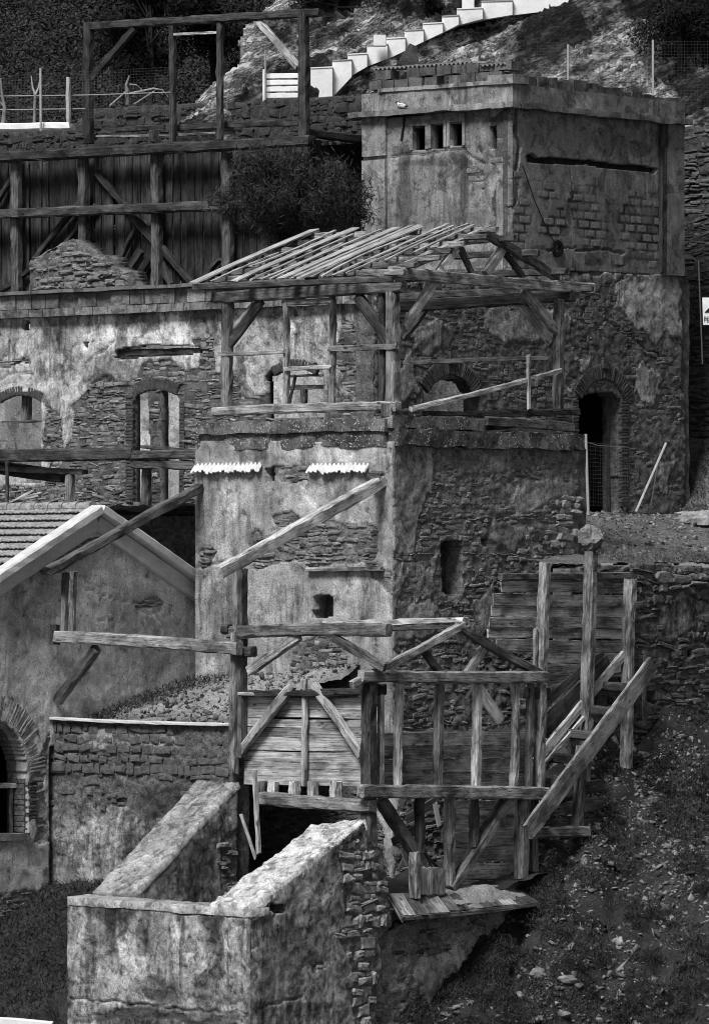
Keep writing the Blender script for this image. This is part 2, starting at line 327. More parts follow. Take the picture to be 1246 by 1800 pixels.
def lay_stones(par, pl, c, P, H, masks, rowh=(.09, .2), wid=(.16, .46), proud=.03, gap=.018, seed=0, mat=None, maxobj=300, name='stone', want=0, dens=.9, off=.0, wave=.09, jit=1.5, rotj=.11):
    r = np.random.default_rng(seed+99)
    v0, v1 = min(p[1] for p in P), max(p[1] for p in P); u0, u1 = min(p[0] for p in P), max(p[0] for p in P)
    L = []; v = v0-.1; ph = r.random()*50
    while v < v1+.1:
        rh = r.uniform(*rowh); u = u0 - r.random()*wid[1]
        while u < u1:
            w_ = min(r.uniform(*wid)*r.choice([.6, 1, 1, 1.2]), rh*5); wv = wave*(float(vn(u*.55, v*.4, ph, 3))+.5*float(vn(u*1.7, v*.9, ph, 5)))
            if rh > .13*1.0 and r.random() < .35 and wave > 0:
                k = r.uniform(.35, .65); L.append((u+w_/2, v+rh*k/2+wv, w_-gap, rh*k-gap*.8)); q = r.uniform(.3, .7); L.append((u+w_*q/2, v+rh*(k+1)/2+wv, w_*q-gap, rh*(1-k)-gap*.8)); L.append((u+w_*(1+q)/2, v+rh*(k+1)/2+wv, w_*(1-q)-gap, rh*(1-k)-gap*.8))
            else: L.append((u+w_/2, v+rh/2+wv+r.normal(0, .015), w_-gap, rh*r.uniform(.72, 1.1)-gap))
            u += w_
        v += rh
    L = np.array(L); ok = inpoly(L[:, 0], L[:, 1], P) & (r.random(len(L)) < dens)
    for sx, sy in ((-.5, -.5), (.5, -.5), (.5, .5), (-.5, .5)):
        cu, cv = L[:, 0]+L[:, 2]*sx*.9, L[:, 1]+L[:, 3]*sy*.9; ok &= inpoly(cu, cv, P)
        for h in H: ok &= ~inpoly(cu, cv, h)
    if masks is not None: ok &= (masks(L[:, 0], L[:, 1]) == want)
    L = L[ok]; L = L[np.argsort(-L[:, 2]*L[:, 3])]
    rest_v, rest_f, nb = [], [], 0
    for i, (u, v, w_, h_) in enumerate(L):
        Vm, Fc = stone_mesh(w_, h_, proud*(.15+1.1*r.random()), r, jit); rot = r.normal(0, rotj); cr, sr = math.cos(rot), math.sin(rot)
        x, y, z = Vm[:, 0]*cr-Vm[:, 1]*sr, Vm[:, 0]*sr+Vm[:, 1]*cr, Vm[:, 2]+off
        if i < maxobj:
            W = np.stack([x, -z, y], -1) if pl == 'y' else np.stack([z, x, y], -1)
            link(name, mesh(W, Fc), mat or ST_MID, par, Matrix.Translation((u, c, v) if pl == 'y' else (c, u, v)))
        else:
            W = np.stack([x+u, c-z, y+v], -1) if pl == 'y' else np.stack([c+z, x+u, y+v], -1)
            rest_v.append(W); rest_f += [tuple(q+nb for q in f) for f in Fc]; nb += len(W)
    if rest_v: link('small_'+name+'s', mesh(np.concatenate(rest_v), rest_f), mat or ST_MID, par, kind='stuff')

def box_mesh(a, b, res=.12, amp=.01, seed=0, taper=None):
    a, b = np.array(a, float), np.array(b, float); V, Fc, nb = [], [], 0
    for ax in range(3):
        i, j = (ax+1) % 3, (ax+2) % 3
        for s in (0, 1):
            nu, nv = max(2, int((b[i]-a[i])/res)+2), max(2, int((b[j]-a[j])/res)+2)
            U, W = np.meshgrid(np.linspace(a[i], b[i], nu), np.linspace(a[j], b[j], nv), indexing='ij'); p = np.zeros(U.shape+(3,))
            p[..., i], p[..., j], p[..., ax] = U, W, (b if s else a)[ax]; p = p.reshape(-1, 3)
            idx = np.arange(nu*nv).reshape(nu, nv)+nb; q = np.stack([idx[:-1, :-1], idx[1:, :-1], idx[1:, 1:], idx[:-1, 1:]], -1).reshape(-1, 4)
            V.append(p); Fc.append(q if s else q[:, ::-1]); nb += nu*nv
    V = np.concatenate(V)
    if amp:
        for k in range(3): V[:, k] += 0
        D = np.stack([fbm(V[:, 0]*2.5, V[:, 1]*2.5, V[:, 2]*2.5, 4, seed+k*7) for k in range(3)], -1); V = V + D*amp*1.6
    return V, np.concatenate(Fc)
def rbox(par, name, a, b, mat, res=.12, amp=.01, seed=0, m=1.0, t=1.0, kind=None):
    V, Fc = box_mesh(a, b, res, amp, seed); return link(name, mesh(V, Fc, {'m': np.full(len(V), m), 't': np.full(len(V), t)}), mat, par, kind=kind)
def surf(par, name, c4, mat, res=.06, amp=.02, freq=3, seed=0, m=1.0, skirt=0.0, smooth=False, fn=None, t=1.0):
    """bilinear patch p00,p10,p11,p01 with real relief along its normal"""
    p = [np.array(q, float) for q in c4]; lu = max(np.linalg.norm(p[1]-p[0]), np.linalg.norm(p[2]-p[3])); lv = max(np.linalg.norm(p[3]-p[0]), np.linalg.norm(p[2]-p[1]))
    nu, nv = int(lu/res)+2, int(lv/res)+2; s, q = np.meshgrid(np.linspace(0, 1, nu), np.linspace(0, 1, nv), indexing='ij'); s, q = s[..., None], q[..., None]
    P = (p[0]*(1-s)+p[1]*s)*(1-q)+(p[3]*(1-s)+p[2]*s)*q; N = np.cross(p[1]-p[0], p[3]-p[0]); N /= np.linalg.norm(N)
    d = amp*fbm(P[..., 0]*freq, P[..., 1]*freq, P[..., 2]*freq, 5, seed)
    if fn is not None: d = d + fn(s[..., 0], q[..., 0], P)
    P = P + N*d[..., None]; idx = np.arange(nu*nv).reshape(nu, nv)
    Q = np.stack([idx[:-1, :-1], idx[1:, :-1], idx[1:, 1:], idx[:-1, 1:]], -1).reshape(-1, 4); V = P.reshape(-1, 3)
    if skirt:
        bnd = np.concatenate([idx[:, 0], idx[-1, 1:], idx[-2::-1, -1], idx[0, -2:0:-1]]); nb = len(V); V = np.concatenate([V, V[bnd]-N*skirt]); k = len(bnd); i = np.arange(k); j = (i+1) % k
        Q = np.concatenate([Q, np.stack([bnd[j], bnd[i], nb+i, nb+j], -1)])
    return link(name, mesh(V, Q, {'m': np.full(len(V), m), 't': np.full(len(V), t)}, smooth), mat, par)
def tube(par, name, pts, rad, mat, n=6, kind=None, lab=None):
    pts = [Vector(p) for p in pts]; rad = rad if isinstance(rad, (list, tuple)) else [rad]*len(pts); V, Fc = [], []
    o0 = pts[0].copy()
    for i, p in enumerate(pts):
        t = (pts[min(i+1, len(pts)-1)]-pts[max(i-1, 0)]).normalized(); a = t.orthogonal().normalized(); b = t.cross(a)
        for k in range(n): an = 6.2832*k/n; V.append(p-o0+(a*math.cos(an)+b*math.sin(an))*rad[i])
    for i in range(len(pts)-1):
        for k in range(n): Fc.append((i*n+k, i*n+(k+1) % n, (i+1)*n+(k+1) % n, (i+1)*n+k))
    Fc += [tuple(range(n-1, -1, -1)), tuple((len(pts)-1)*n+k for k in range(n))]
    return link(name, mesh(V, Fc, smooth=False), mat, par, Matrix.Translation(o0), kind)
def leaves(par, name, pts, size, mat, seed=0, kind=None, thin=1.0, upb=0.0, nrm=None):
    r = np.random.default_rng(seed); pts = np.asarray(pts); n = len(pts); a = r.normal(size=(n, 3)); a[:, 2] += upb; a /= np.linalg.norm(a, axis=1)[:, None]
    
    if nrm is not None: a = np.cross(nrm+r.normal(0, .35, (n, 3)), r.normal(size=(n, 3))); a /= np.linalg.norm(a, axis=1)[:, None]
    b = np.cross(a, r.normal(size=(n, 3)) if nrm is None else nrm+r.normal(0, .25, (n, 3))); b /= np.linalg.norm(b, axis=1)[:, None]; sz = size*r.uniform(.5, 1.4, (n, 1))
    A, B = a*sz, b*sz*thin*.5; V = np.stack([pts-A, pts+B, pts+A, pts-B], 1).reshape(-1, 3); Fc = np.arange(4*n).reshape(n, 4)
    return link(name, mesh(V, Fc), mat, par, kind=kind)
def rock_mesh(w, d, h, r, n=10, m=6):
    V, Fc = [], []; s = r.integers(1 << 20)
    for j in range(m+1):
        ph = math.pi*j/m-math.pi/2
        for i in range(n):
            an = 6.2832*i/n; x, y, z = math.cos(an)*math.cos(ph), math.sin(an)*math.cos(ph), math.sin(ph)
            k = 1+.42*float(vn(x*1.5, y*1.5, z*1.5, s))+.22*float(vn(x*3.4, y*3.4, z*3.4, s+1)); q = np.array([x, y, z])*k
            q = np.sign(q)*np.abs(q)**.85; V.append((q[0]*w/2, q[1]*d/2, q[2]*h/2))
    for j in range(m):
        for i in range(n): Fc.append((j*n+i, j*n+(i+1) % n, (j+1)*n+(i+1) % n, (j+1)*n+i))
    return mesh(V, Fc)
def arch_bricks(par, pl, c, cx, cy, ri, ro, a0, a1, n, mat, dep=.12, name='brick', ky=1.0):
    """voussoirs: bricks set on edge round a centre given in the picture, radii in metres"""
    u, v = UV(pl, c, cx, cy); r = np.random.default_rng(n)
    for i in range(n):
        a = math.radians(a0+(a1-a0)*(i+.5)/n); rm = (ri+ro)/2; wd = (rm*math.radians(abs(a1-a0))/n)*.96
        Vm, Fc = stone_mesh(ro-ri, wd, .012+.02*r.random(), r, .6); cr, sr = math.cos(a), math.sin(a)
        x, y, z = Vm[:, 0]*cr-Vm[:, 1]*sr, Vm[:, 0]*sr+Vm[:, 1]*cr, Vm[:, 2]*1.0
        W = np.stack([x, -z, y], -1) if pl == 'y' else np.stack([z, x, y], -1)
        o2 = .02
        link(name, mesh(W, Fc), mat, par, Matrix.Translation((u+rm*cr, c-o2, v+rm*sr*ky) if pl == 'y' else (c+o2, u+rm*cr, v+rm*sr*ky)))
def jamb_bricks(par, pl, c, px, py0, py1, wd, mat, hh=.075, off=.02, name='brick', du=0.0):
    u, va = UV(pl, c, px, py0); _, vb = UV(pl, c, px, py1); v = min(va, vb); top = max(va, vb); r = np.random.default_rng(int(px+py0)); i = 0
    while v+hh < top:
        w_ = wd*(1 if i % 2 else .86); Vm, Fc = stone_mesh(w_, hh*.93, .008+.016*r.random(), r, .5)
        x, y, z = Vm[:, 0]+du*(wd-w_)/2, Vm[:, 1], Vm[:, 2]; W = np.stack([x, -z, y], -1) if pl == 'y' else np.stack([z, x, y], -1)
        link(name, mesh(W, Fc), mat, par, Matrix.Translation((u, c-off, v+hh/2) if pl == 'y' else (c+off, u, v+hh/2))); v += hh; i += 1

# ================================================ GROUND
def hfield(name, xs, ys, fn, mat, label, keep=None, smooth=False, ab=False):
    X, Y = np.meshgrid(xs, ys, indexing='ij'); Zv = fn(X, Y)
    if ab: P = CAM*np.array([1, 1, 0]) + X[..., None]*RT + Y[..., None]*FW; P[..., 2] = Zv
    else: P = np.stack([X, Y, Zv], -1)
    idx = np.arange(X.size).reshape(X.shape); q = np.stack([idx[:-1, :-1], idx[1:, :-1], idx[1:, 1:], idx[:-1, 1:]], -1)
    if keep is not None: q = q[keep((X[:-1, :-1]+X[1:, 1:])/2, (Y[:-1, :-1]+Y[1:, 1:])/2)]
    q = q.reshape(-1, 4); V = P.reshape(-1, 3)
    if ab: q = q if np.cross(RT, FW)[2] > 0 else q[:, ::-1]
    o = link(name, mesh(V, q, {'m': np.zeros(len(V)), 't': np.ones(len(V))}, smooth), mat); return struct(o, label)
def soil_mat(name, a, b, sp=.02):
    k = NT(name); tc = k.n('NewGeometry').outputs['Position']; n1 = k.noise(tc, 1.1, 7, .65); n2 = k.noise(tc, 9, 6, .7); n3 = k.noise(tc, 45, 4, .7)
    c = k.mix(k.rng(k.math('ADD', k.math('MULTIPLY', n1, .5), k.math('MULTIPLY', n2, .5)), .38, .62, 0, 1), a, b); c = k.math('MULTIPLY', c, k.rng(n3, .3, .7, .25, 1.9))
    vo = k.n('TexVoronoi'); vo.inputs['Scale'].default_value = 17; k.l(tc, vo.inputs['Vector']); s_ = k.n('SeparateColor'); k.l(vo.outputs['Color'], s_.inputs[0])
    c = k.mix(k.math('MULTIPLY', k.math('GREATER_THAN', s_.outputs[0], 1-sp), k.math('LESS_THAN', vo.outputs['Distance'], .3)), c, .34)
    k.out(c); k.bump(k.math('ADD', n2, k.math('MULTIPLY', n3, .6)), .9, .06); return k.m
SOIL = soil_mat('dark_soil', .008, .045, .02); SCREE = soil_mat('scree', .045, .17, .12); GRASSY = soil_mat('grassy_bank', .012, .05, .0); EARTH = soil_mat('mound_earth', .16, .36, .1)
FAR = soil_mat('far_slope', .006, .02, 0.0)
def seq(*a):
    r = []
    for i in range(0, len(a)-2, 2): r.append(np.arange(a[i], a[i+2], a[i+1]))
    return np.concatenate(r+[[a[-1]]])
hfield('ground', seq(-400, 40, -60, 8, 160, 40, 400), seq(-400, 40, -200, 8, 60, 40, 400), lambda x, y: -.4+.3*fbm(x*.05, y*.05, 0, 3, 1), SOIL, 'open dark ground below the ruins')
def hill_z(x, y):
    z = 5.75+.6*(y-.8)-.6*(x-3); cap = 9.5+.06*(y-7)-.45*(x-1.5); z = -np.log(np.exp(-2.2*z)+np.exp(-2.2*cap))/2.2
    z = z + .35*fbm(x*.5, y*.5, 0, 3, 61)+.42*fbm(x*1.5, y*1.5, 0, 5, 62)+.05*fbm(x*9, y*9, 0, 3, 63)
    z = z - .34*(1-np.abs(vn((x+y)*.75+.35*fbm(x*.8, y*.8, 0, 3, 66), (x-y)*.16, 0, 65)))**5
    return np.maximum(z, -.35+.02*fbm(x, y, 0, 2, 64))
hfield('hillside', seq(1.25, .07, 10, .5, 34), seq(-14, .5, -9, .07, 11, .5, 60), hill_z, SOIL, 'steep dark weedy slope strewn with stone beside the timber chute', lambda x, y: (x > 2.72) | (y > 1.3))
def terr_z(x, y):
    z = 13.95 - 1.2*sstep(-5.5, 1.4, x) + .75*np.maximum(0, y-17.9)
    return z + .10*fbm(x*.7, y*.7, 0, 3, 71)+.07*fbm(x*3, y*3, 0, 4, 72)
hfield('terrace', seq(-60, 1, -12, .1, 1.45), seq(.3, .1, 20.4), terr_z, SCREE, 'stony terrace of scree in front of the arched doorway', lambda x, y: ((x < -5.35) & (y > .75)) | (y > 6.15) | ((x > .05) & (y > 4.2)))
hfield('upper_terrace', seq(-90, 1.5, -12, .4, 30), seq(14.75, .35, 34), lambda x, y: 23.0+.1*fbm(x*.6, y*.6, 0, 3, 81)+.0*y, SOIL, 'level upper terrace behind the timber bunker', lambda x, y: ((x < -13) & (y > 14.7)) | (y > 20.7))
def bank_z(x, y): return np.maximum(-.3, 6.0+.5*(y+4.2)+.18*fbm(x*.9, y*.9, 0, 4, 91)+.07*fbm(x*4, y*4, 0, 3, 92)-4*np.maximum(0, x+2.05)*(y < -8.0))
hfield('grassy_bank', seq(-50, 1, -14, .12, 8), seq(-24, .5, -14, .1, -3.95), bank_z, GRASSY, 'dark grassy bank left of the front retaining wall', lambda x, y: (x < -1.3) | (y < -8.35))
o = surf(None, 'rubble_mound', [(-5.85, -3.75, 9.2), (-.85, -3.75, 9.35), (-.85, .1, 10.6), (-5.85, .1, 10.15)], EARTH, .08, .28, .8, 101, fn=lambda s, q, P: .06*fbm(P[..., 0]*6, P[..., 1]*6, 0, 4, 102)); struct(o, 'pale earth mound behind the block retaining wall')
o = surf(None, 'pit_floor', [(-1.7, -7.9, 4.6), (3.0, -7.9, 4.6), (3.0, 1.4, 6.4), (-1.7, 1.4, 6.6)], SOIL, .15, .2, 1.5, 104); struct(o, 'dark pit floor under the timber shed')
# far slope and rocks
hfield('far_hillside', seq(-60, .35, 10, 2, 70), seq(168, .4, 205, 3, 420), lambda a, b: 21+.42*(b-168)+.7*fbm(a*.25, b*.25, 0, 4, 111)+.35*fbm(a*1.1, b*1.1, 0, 3, 112), FAR, 'dark scrub covered hillside far behind', ab=True)
def rock_mat():
    k = NT('layered_schist'); tc = k.n('NewGeometry').outputs['Position']; t = k.attr('t')
    m0 = k.n('Mapping'); m0.inputs['Rotation'].default_value = (0, 0, -TH); k.l(tc, m0.inputs['Vector']); mp = k.n('Mapping'); mp.inputs['Rotation'].default_value = (0, math.radians(24), 0); k.l(m0.outputs[0], mp.inputs['Vector'])
    n1 = k.noise(k.map(mp.outputs[0], (.8, .8, 3.0)), 2.2, 9, .74, .5); n2 = k.noise(k.map(mp.outputs[0], (2, 2, 5)), 5, 6, .75, .3); big = k.noise(tc, .45, 4, .6)
    f = k.rng(k.math('ADD', k.math('MULTIPLY', n1, .6), k.math('MULTIPLY', n2, .4)), .43, .58, 0, 1)
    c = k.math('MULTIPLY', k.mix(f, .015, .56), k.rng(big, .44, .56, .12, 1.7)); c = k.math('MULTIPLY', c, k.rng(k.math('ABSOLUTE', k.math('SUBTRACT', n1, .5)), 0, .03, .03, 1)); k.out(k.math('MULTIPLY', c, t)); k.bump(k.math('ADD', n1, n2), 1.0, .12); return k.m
ROCK = rock_mat()
na, nz = 420, 190
A_, T_ = np.meshgrid(np.linspace(-7, 19, na), np.linspace(0, 1, nz), indexing='ij'); Zr = 22.8+T_*15
q1 = Zr*math.cos(.42)-A_*math.sin(.42); q2 = Zr*math.sin(.42)+A_*math.cos(.42); wq = q1+.35*fbm(A_*.35, Zr*.35, 0, 3, 121)
saw = lambda x: (x-np.floor(x))
dsp = .55*fbm(A_*.35, Zr*.35, 3, 3, 122)+.75*(saw(wq*.85)*.7)*(.6+.6*vn(q2*.3, wq*.5, 0, 125))+.34*saw(wq*2.7+.4*fbm(q2*.8, q1*.8, 0, 2, 126))+.28*fbm(q2*.7, q1*4, 0, 4, 123)+.12*fbm(q2*3, q1*8, 0, 3, 124)
aL = np.interp(Zr, [22.8, 24.2, 25.3, 26.3, 27.2, 28, 38], [-4.8, -4.4, -3.1, -2.9, -2.2, -1.6, 3])+.25*fbm(Zr*1.5, Zr*0+3, 0, 3, 127)
edge = np.maximum(0, aL+.9-A_); Br = 146+(Zr-24)*1.0-dsp*.8+edge**2*.9
PR_ = CAM*np.array([1, 1, 0])+A_[..., None]*RT+Br[..., None]*FW; PR_[..., 2] = Zr+dsp*.5-.2*edge
idx = np.arange(na*nz).reshape(na, nz); q = np.stack([idx[:-1, :-1], idx[1:, :-1], idx[1:, 1:], idx[:-1, 1:]], -1)[(A_ > aL)[:-1, :-1]]
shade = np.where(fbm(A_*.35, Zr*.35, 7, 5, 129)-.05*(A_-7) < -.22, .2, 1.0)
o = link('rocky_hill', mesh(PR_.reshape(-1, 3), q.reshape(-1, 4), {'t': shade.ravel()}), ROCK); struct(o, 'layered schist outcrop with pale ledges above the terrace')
def rockpt(px, py, off=0.0):
    k = (HY-py)/F; return PD(134/(1-k)-off, px, py)
def extr(par, name, pts, b, dep, mat):
    """block with a polygonal front at depth b, going dep metres back"""
    A0 = [PD(b, *p) for p in pts]; n = len(A0); V = A0+[p+FW*dep+0*UP for p in A0]
    return link(name, mesh(V, [tuple(range(n))[::-1], tuple(range(n, 2*n))]+[(i, (i+1) % n, n+(i+1) % n, n+i) for i in range(n)]), mat, par)
st = thing('outdoor_staircase', 'whitewashed staircase with stepped parapet climbing the bare rock', 'staircase', rockpt(600, 140))
tops = [(546, 584, 119, 166, 160), (584, 618, 106, 160, 124), (611, 645, 95, 126, 106), (645, 681, 79, 106, 92), (679, 712, 67, 94, 78), (711, 744, 53, 79, 62), (743, 778, 41, 63, 46), (777, 806, 28, 47, 32), (803, 848, 15, 34, 22), (846, 900, 2, 24, 15), (898, 1000, -6, 16, 4), (990, 1040, -14, 5, -2)]
for i, (x0, x1, yt, b0, b1) in enumerate(tops):
    b = 134/(1-(HY-yt)/F)-1.15+.02*i; extr(st, 'parapet_block', [(x0, yt+2), (x1, yt), (x1, b1+11), (x0, b0+11)], b, 2.0, M_WHITE)
    extr(st, 'step_coping', [(x0, yt+1.5), (x1+1.5, yt-.5), (x1+1.5, yt-2.5), (x0, yt-.5)], b-.02, 1.6, M_METAL if i % 2 else M_WHITE)
extr(st, 'newel', [(656, 80), (678, 80), (678, 61), (656, 61)], 146.4, .35, M_WHITE); extr(st, 'newel', [(812, 16), (833, 15), (833, -6), (812, -6)], 147.4, .35, M_WHITE)
g = thing('slatted_gate', 'white slatted gate with a thin post below the rock', 'gate', PD(145, 495, 172))
for i in range(4): beam(g, 'slat', PD(145, 468, 134+i*11.5), PD(144.6, 524, 133+i*11.5), .05, .125, M_WHITE, rough=.3)
beam(g, 'post', PD(144.9, 464.5, 178), PD(144.9, 464.5, 122), .06, .06, M_WHITE, rough=.2); tube(g, 'pole', [PD(144.8, 466.5, 176), PD(144.8, 466.5, 88)], .02, M_METAL)
beam(g, 'post', PD(144.55, 526, 178), PD(144.55, 526, 124), .06, .06, M_WHITE, rough=.2)
# scrub on the far slope (uncountable), trees that stand out
r = np.random.default_rng(5); pts = []; nms = []
for i in range(1500):
    a, b = r.uniform(-14, 3), 172+r.random()**1.3*34; c0 = AB(a, b, 21+.42*(b-168)+.7*float(fbm(a*.25, b*.25, 0, 4, 111))); R = r.uniform(.35, .95); n = int(260*R/.6)
    d = r.normal(size=(n, 3)); d /= np.linalg.norm(d, axis=1)[:, None]; d[:, 2] = np.abs(d[:, 2])*1.1; pts.append(c0+d*R*r.uniform(.75, 1.05, (n, 1))); nms.append(d)
tag(leaves(None, 'hillside_scrub', np.concatenate(pts), .06, L_DARK, 6, 'stuff', .9, 0, np.concatenate(nms)), 'dense dark maquis scrub covering the far hillside', 'scrub', kind='stuff')
def tree(name, base, hgt, rad, mat, n, size, label, seed, nb=9, squash=1.0, cat='tree', group=None, lean=(0, 0)):
    r = np.random.default_rng(seed); t = thing(name, label, cat, base, group); base = np.array(base); top = base+np.array([lean[0], lean[1], hgt*.75])
    tube(t, 'trunk', [base, base*.6+top*.4+r.normal(0, .08, 3), top], [rad*.04+.02, rad*.03+.02, .02], M_BARKD)
    pts, nms = [], []
    for i in range(nb):
        c0 = base+np.array([lean[0], lean[1], 0])*(i/nb)+np.array([0, 0, hgt*(.3+.62*(i+.5)/nb)])+r.normal(0, rad*.42*(1-.4*i/nb), 3)*np.array([1, 1, .35])
        tube(t, 'limb', [base*.7+top*.3+(top-base)*.5*(i/nb), c0], [.03, .01], M_BARKD, 5)
        R = rad*r.uniform(.35, .6)*(1-.35*i/nb); k = n//nb; d = r.normal(size=(k, 3)); d /= np.linalg.norm(d, axis=1)[:, None]; pts.append(c0+d*R*(r.random((k, 1))**.4)*np.array([1, 1, .8*squash])); nms.append(d)
    leaves(t, 'crown', np.concatenate(pts), size, mat, seed, None, .7, 0, np.concatenate(nms)); return t
tree('evergreen_tree', PD(158, 262, 235), 6.2, 1.9, L_BLACK, 20000, .075, 'broad black evergreen tree left of the rock outcrop behind the frame', 11, 14, group='trees behind the frame')
tree('evergreen_tree', PD(160, 372, 240), 6.8, 2.0, L_BLACK, 20000, .075, 'tall black evergreen tree shading the left edge of the outcrop', 12, 14, group='trees behind the frame')
tree('dark_shrub', rockpt(1195, 120, .6), 1.9, 1.7, L_BLACK, 12000, .055, 'black shrub growing on the rocks above the block house', 13, 10, cat='shrub')
tree('dark_shrub', rockpt(1225, 40, .3), 2.6, 1.8, L_BLACK, 12000, .055, 'large black shrub high on the rocks above the dark stone wall', 14, 10, cat='shrub')
tree('dark_shrub', rockpt(760, 35, .2), .7, .6, L_BLACK, 1500, .05, 'small dark shrub beside the white staircase', 15, 6, cat='shrub')
tree('dark_shrub', rockpt(590, 28, .3), 1.0, 1.3, L_BLACK, 4000, .06, 'low dark shrub on the ledge above the white staircase', 16, 8, cat='shrub')

# ================================================ UPPER TERRACE: walls, fences
t = thing('retaining_wall', 'dark rough block wall behind the tall timber frame', 'wall', PY(17, 400, 250))
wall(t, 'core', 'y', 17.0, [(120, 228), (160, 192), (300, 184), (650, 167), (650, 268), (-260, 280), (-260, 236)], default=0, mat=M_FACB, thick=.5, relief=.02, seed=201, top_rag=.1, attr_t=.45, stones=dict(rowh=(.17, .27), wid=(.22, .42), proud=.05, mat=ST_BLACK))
o = tag(beam(None, 'white_coping', PD(141.2, -260, 228), PD(139.8, 126, 222), .5, .17, M_WHITE, rough=.5), 'low whitewashed wall top at the fence of bare posts', 'wall')
f = thing('wire_fence', 'wire fence with a pale square post and thin pole on the white wall', 'fence', PD(140.3, 70, 225))
for px, y0, y1, rd in ((121, 216, 137, .085),): beam(f, 'post', PD(140.3, px, y0), PD(140.3, px, y1), .09, .09, M_POLE, rough=.6)
tube(f, 'pole', [PD(139.6, 72.5, 230), PD(139.6, 72, 120)], .03, M_POLE); tube(f, 'pole', [PD(140.6, 31, 216), PD(140.6, 31, 150)], .012, M_WIRE)
for y0 in (168, 192): tube(f, 'wire', [PD(140.4, -20, y0+1), PD(140.4, 150, y0-1)]+([PD(140.4, 300, y0-6)] if y0 < 180 else []), .012, M_METAL, 4)
V, Fc = [], []
def wire_grid(p0, p1, p2, p3, nu, nv, rad):
    V, Fc = [], []
    def ln(a, b):
        a, b = np.array(a), np.array(b); d = (b-a)/np.linalg.norm(b-a); s = np.cross(d, FW); s = s/np.linalg.norm(s)*rad; u = np.cross(d, s); k = len(V)
        for p in (a, b): V.extend([p+s, p+u, p-s, p-u])
        Fc.extend([(k+i, k+(i+1) % 4, k+4+(i+1) % 4, k+4+i) for i in range(4)])
    p0, p1, p2, p3 = map(np.array, (p0, p1, p2, p3))
    for i in range(nu+1): t_ = i/nu; ln(p0*(1-t_)+p1*t_, p3*(1-t_)+p2*t_)
    for j in range(nv+1): t_ = j/nv; ln(p0*(1-t_)+p3*t_, p1*(1-t_)+p2*t_)
    return mesh(V, Fc)
link('wire_mesh', wire_grid(PD(140.5, -20, 216), PD(140.5, 300, 200), PD(140.5, 300, 118), PD(140.5, -20, 135), 60, 17, .0022), M_WIRE, f, kind='stuff')
b = thing('bare_tree', 'leafless forked sapling against the wire fence', 'tree', PD(140.2, 61, 216))
tube(b, 'trunk', [PD(140.2, 61, 218), PD(140.2, 61.5, 190), PD(140.2, 62.5, 166)], [.04, .035, .03], M_BARK); tube(b, 'limb', [PD(140.2, 62.5, 167), PD(140.2, 58, 153), PD(140.2, 55.5, 133)], [.03, .02, .012], M_POLE); tube(b, 'limb', [PD(140.2, 62.5, 167), PD(140.2, 68, 155), PD(140.2, 71, 140)], [.03, .02, .012], M_POLE)
b = thing('bare_tree', 'leafless crooked sapling in the corner of the wire fence', 'tree', PD(140.2, 5, 216))
tube(b, 'trunk', [PD(140.2, 6, 218), PD(140.2, 9, 190), PD(140.2, 4, 165), PD(140.2, 2, 137)], [.05, .045, .03, .02], M_BARK); tube(b, 'limb', [PD(140.2, 9, 189), PD(140.2, 0, 178)], [.03, .015], M_BARK)
b = thing('driftwood_branches', 'pale bent dead branches propped on the dark block wall', 'branches', PD(141, 240, 185))
tube(b, 'branch', [PD(141, 225, 184), PD(141, 224, 160), PD(141, 222, 150), PD(141, 228, 133)], [.05, .05, .035, .02], M_BARK); tube(b, 'branch', [PD(140.9, 193, 186), PD(140.9, 222, 161)], [.02, .02], M_POLE)
tube(b, 'branch', [PD(140.9, 228, 164), PD(140.9, 255, 159), PD(140.9, 272, 155)], [.02, .025, .02], M_METAL); tube(b, 'branch', [PD(140.9, 228, 148), PD(140.9, 240, 149), PD(140.9, 250, 158)], [.015]*3, M_METAL)
tube(b, 'branch', [PD(140.9, 236, 183), PD(140.9, 272, 160)], [.015, .015], M_METAL); tube(b, 'branch', [PD(140.9, 272, 156), PD(140.9, 286, 158), PD(140.9, 296, 170)], [.02, .015, .012], M_POLE)
f = thing('wire_fence', 'tall wire mesh fence on thin posts behind the block house roof', 'fence', PD(144.5, 1000, 170))
for px, y0, y1 in ((998, 165, 78), (1147, 180, 70), (843, 140, 80)): tube(f, 'post', [PD(144, px, y0+25), PD(144, px, y1)], .03, M_POLE if px != 843 else M_WIRE)
link('wire_mesh', wire_grid(PD(144, 840, 170), PD(144, 1300, 185), PD(144, 1300, 72), PD(144, 840, 76), 80, 19, .0018), M_WIRE, f, kind='stuff')

# ================================================ TIMBER BUNKER
T = 14.0; tb = thing('timber_bunker', 'dark timber ore bunker of posts and vertical boards with open frame above', 'timber structure', PY(T, 280, 500))
bm(tb, 'rail', 'y', T-.2, (-260, 289), (548, 247), .3, .26, W_DIM); bm(tb, 'rail', 'y', T-.22, (-260, 387), (490, 358), .26, .24, W_DIM)
for px in (-220, -92, 30, 148, 276, 400, 525): bm(tb, 'post', 'y', T, (px, 520), (px-1, 268), .25, .25, W_DARK)
for px in (-30, 525): pass
pl_b = thing  # noqa
x0 = UV('y', T+.35, -260, 300)[0]; x1 = UV('y', T+.35, 540, 300)[0]; zt, zb = UV('y', T, 280, 262)[1], UV('y', T, 280, 545)[1]; x = x0; r = np.random.default_rng(31)
while x < x1:
    wd = r.uniform(.17, .27); beam(tb, 'board', (x+wd/2, T+.32+r.normal(0, .01), zb), (x+wd/2+r.normal(0, .008), T+.32+r.normal(0, .01), zt-r.random()*.1), wd-.012, .04, W_BLACK, rough=.7); x += wd
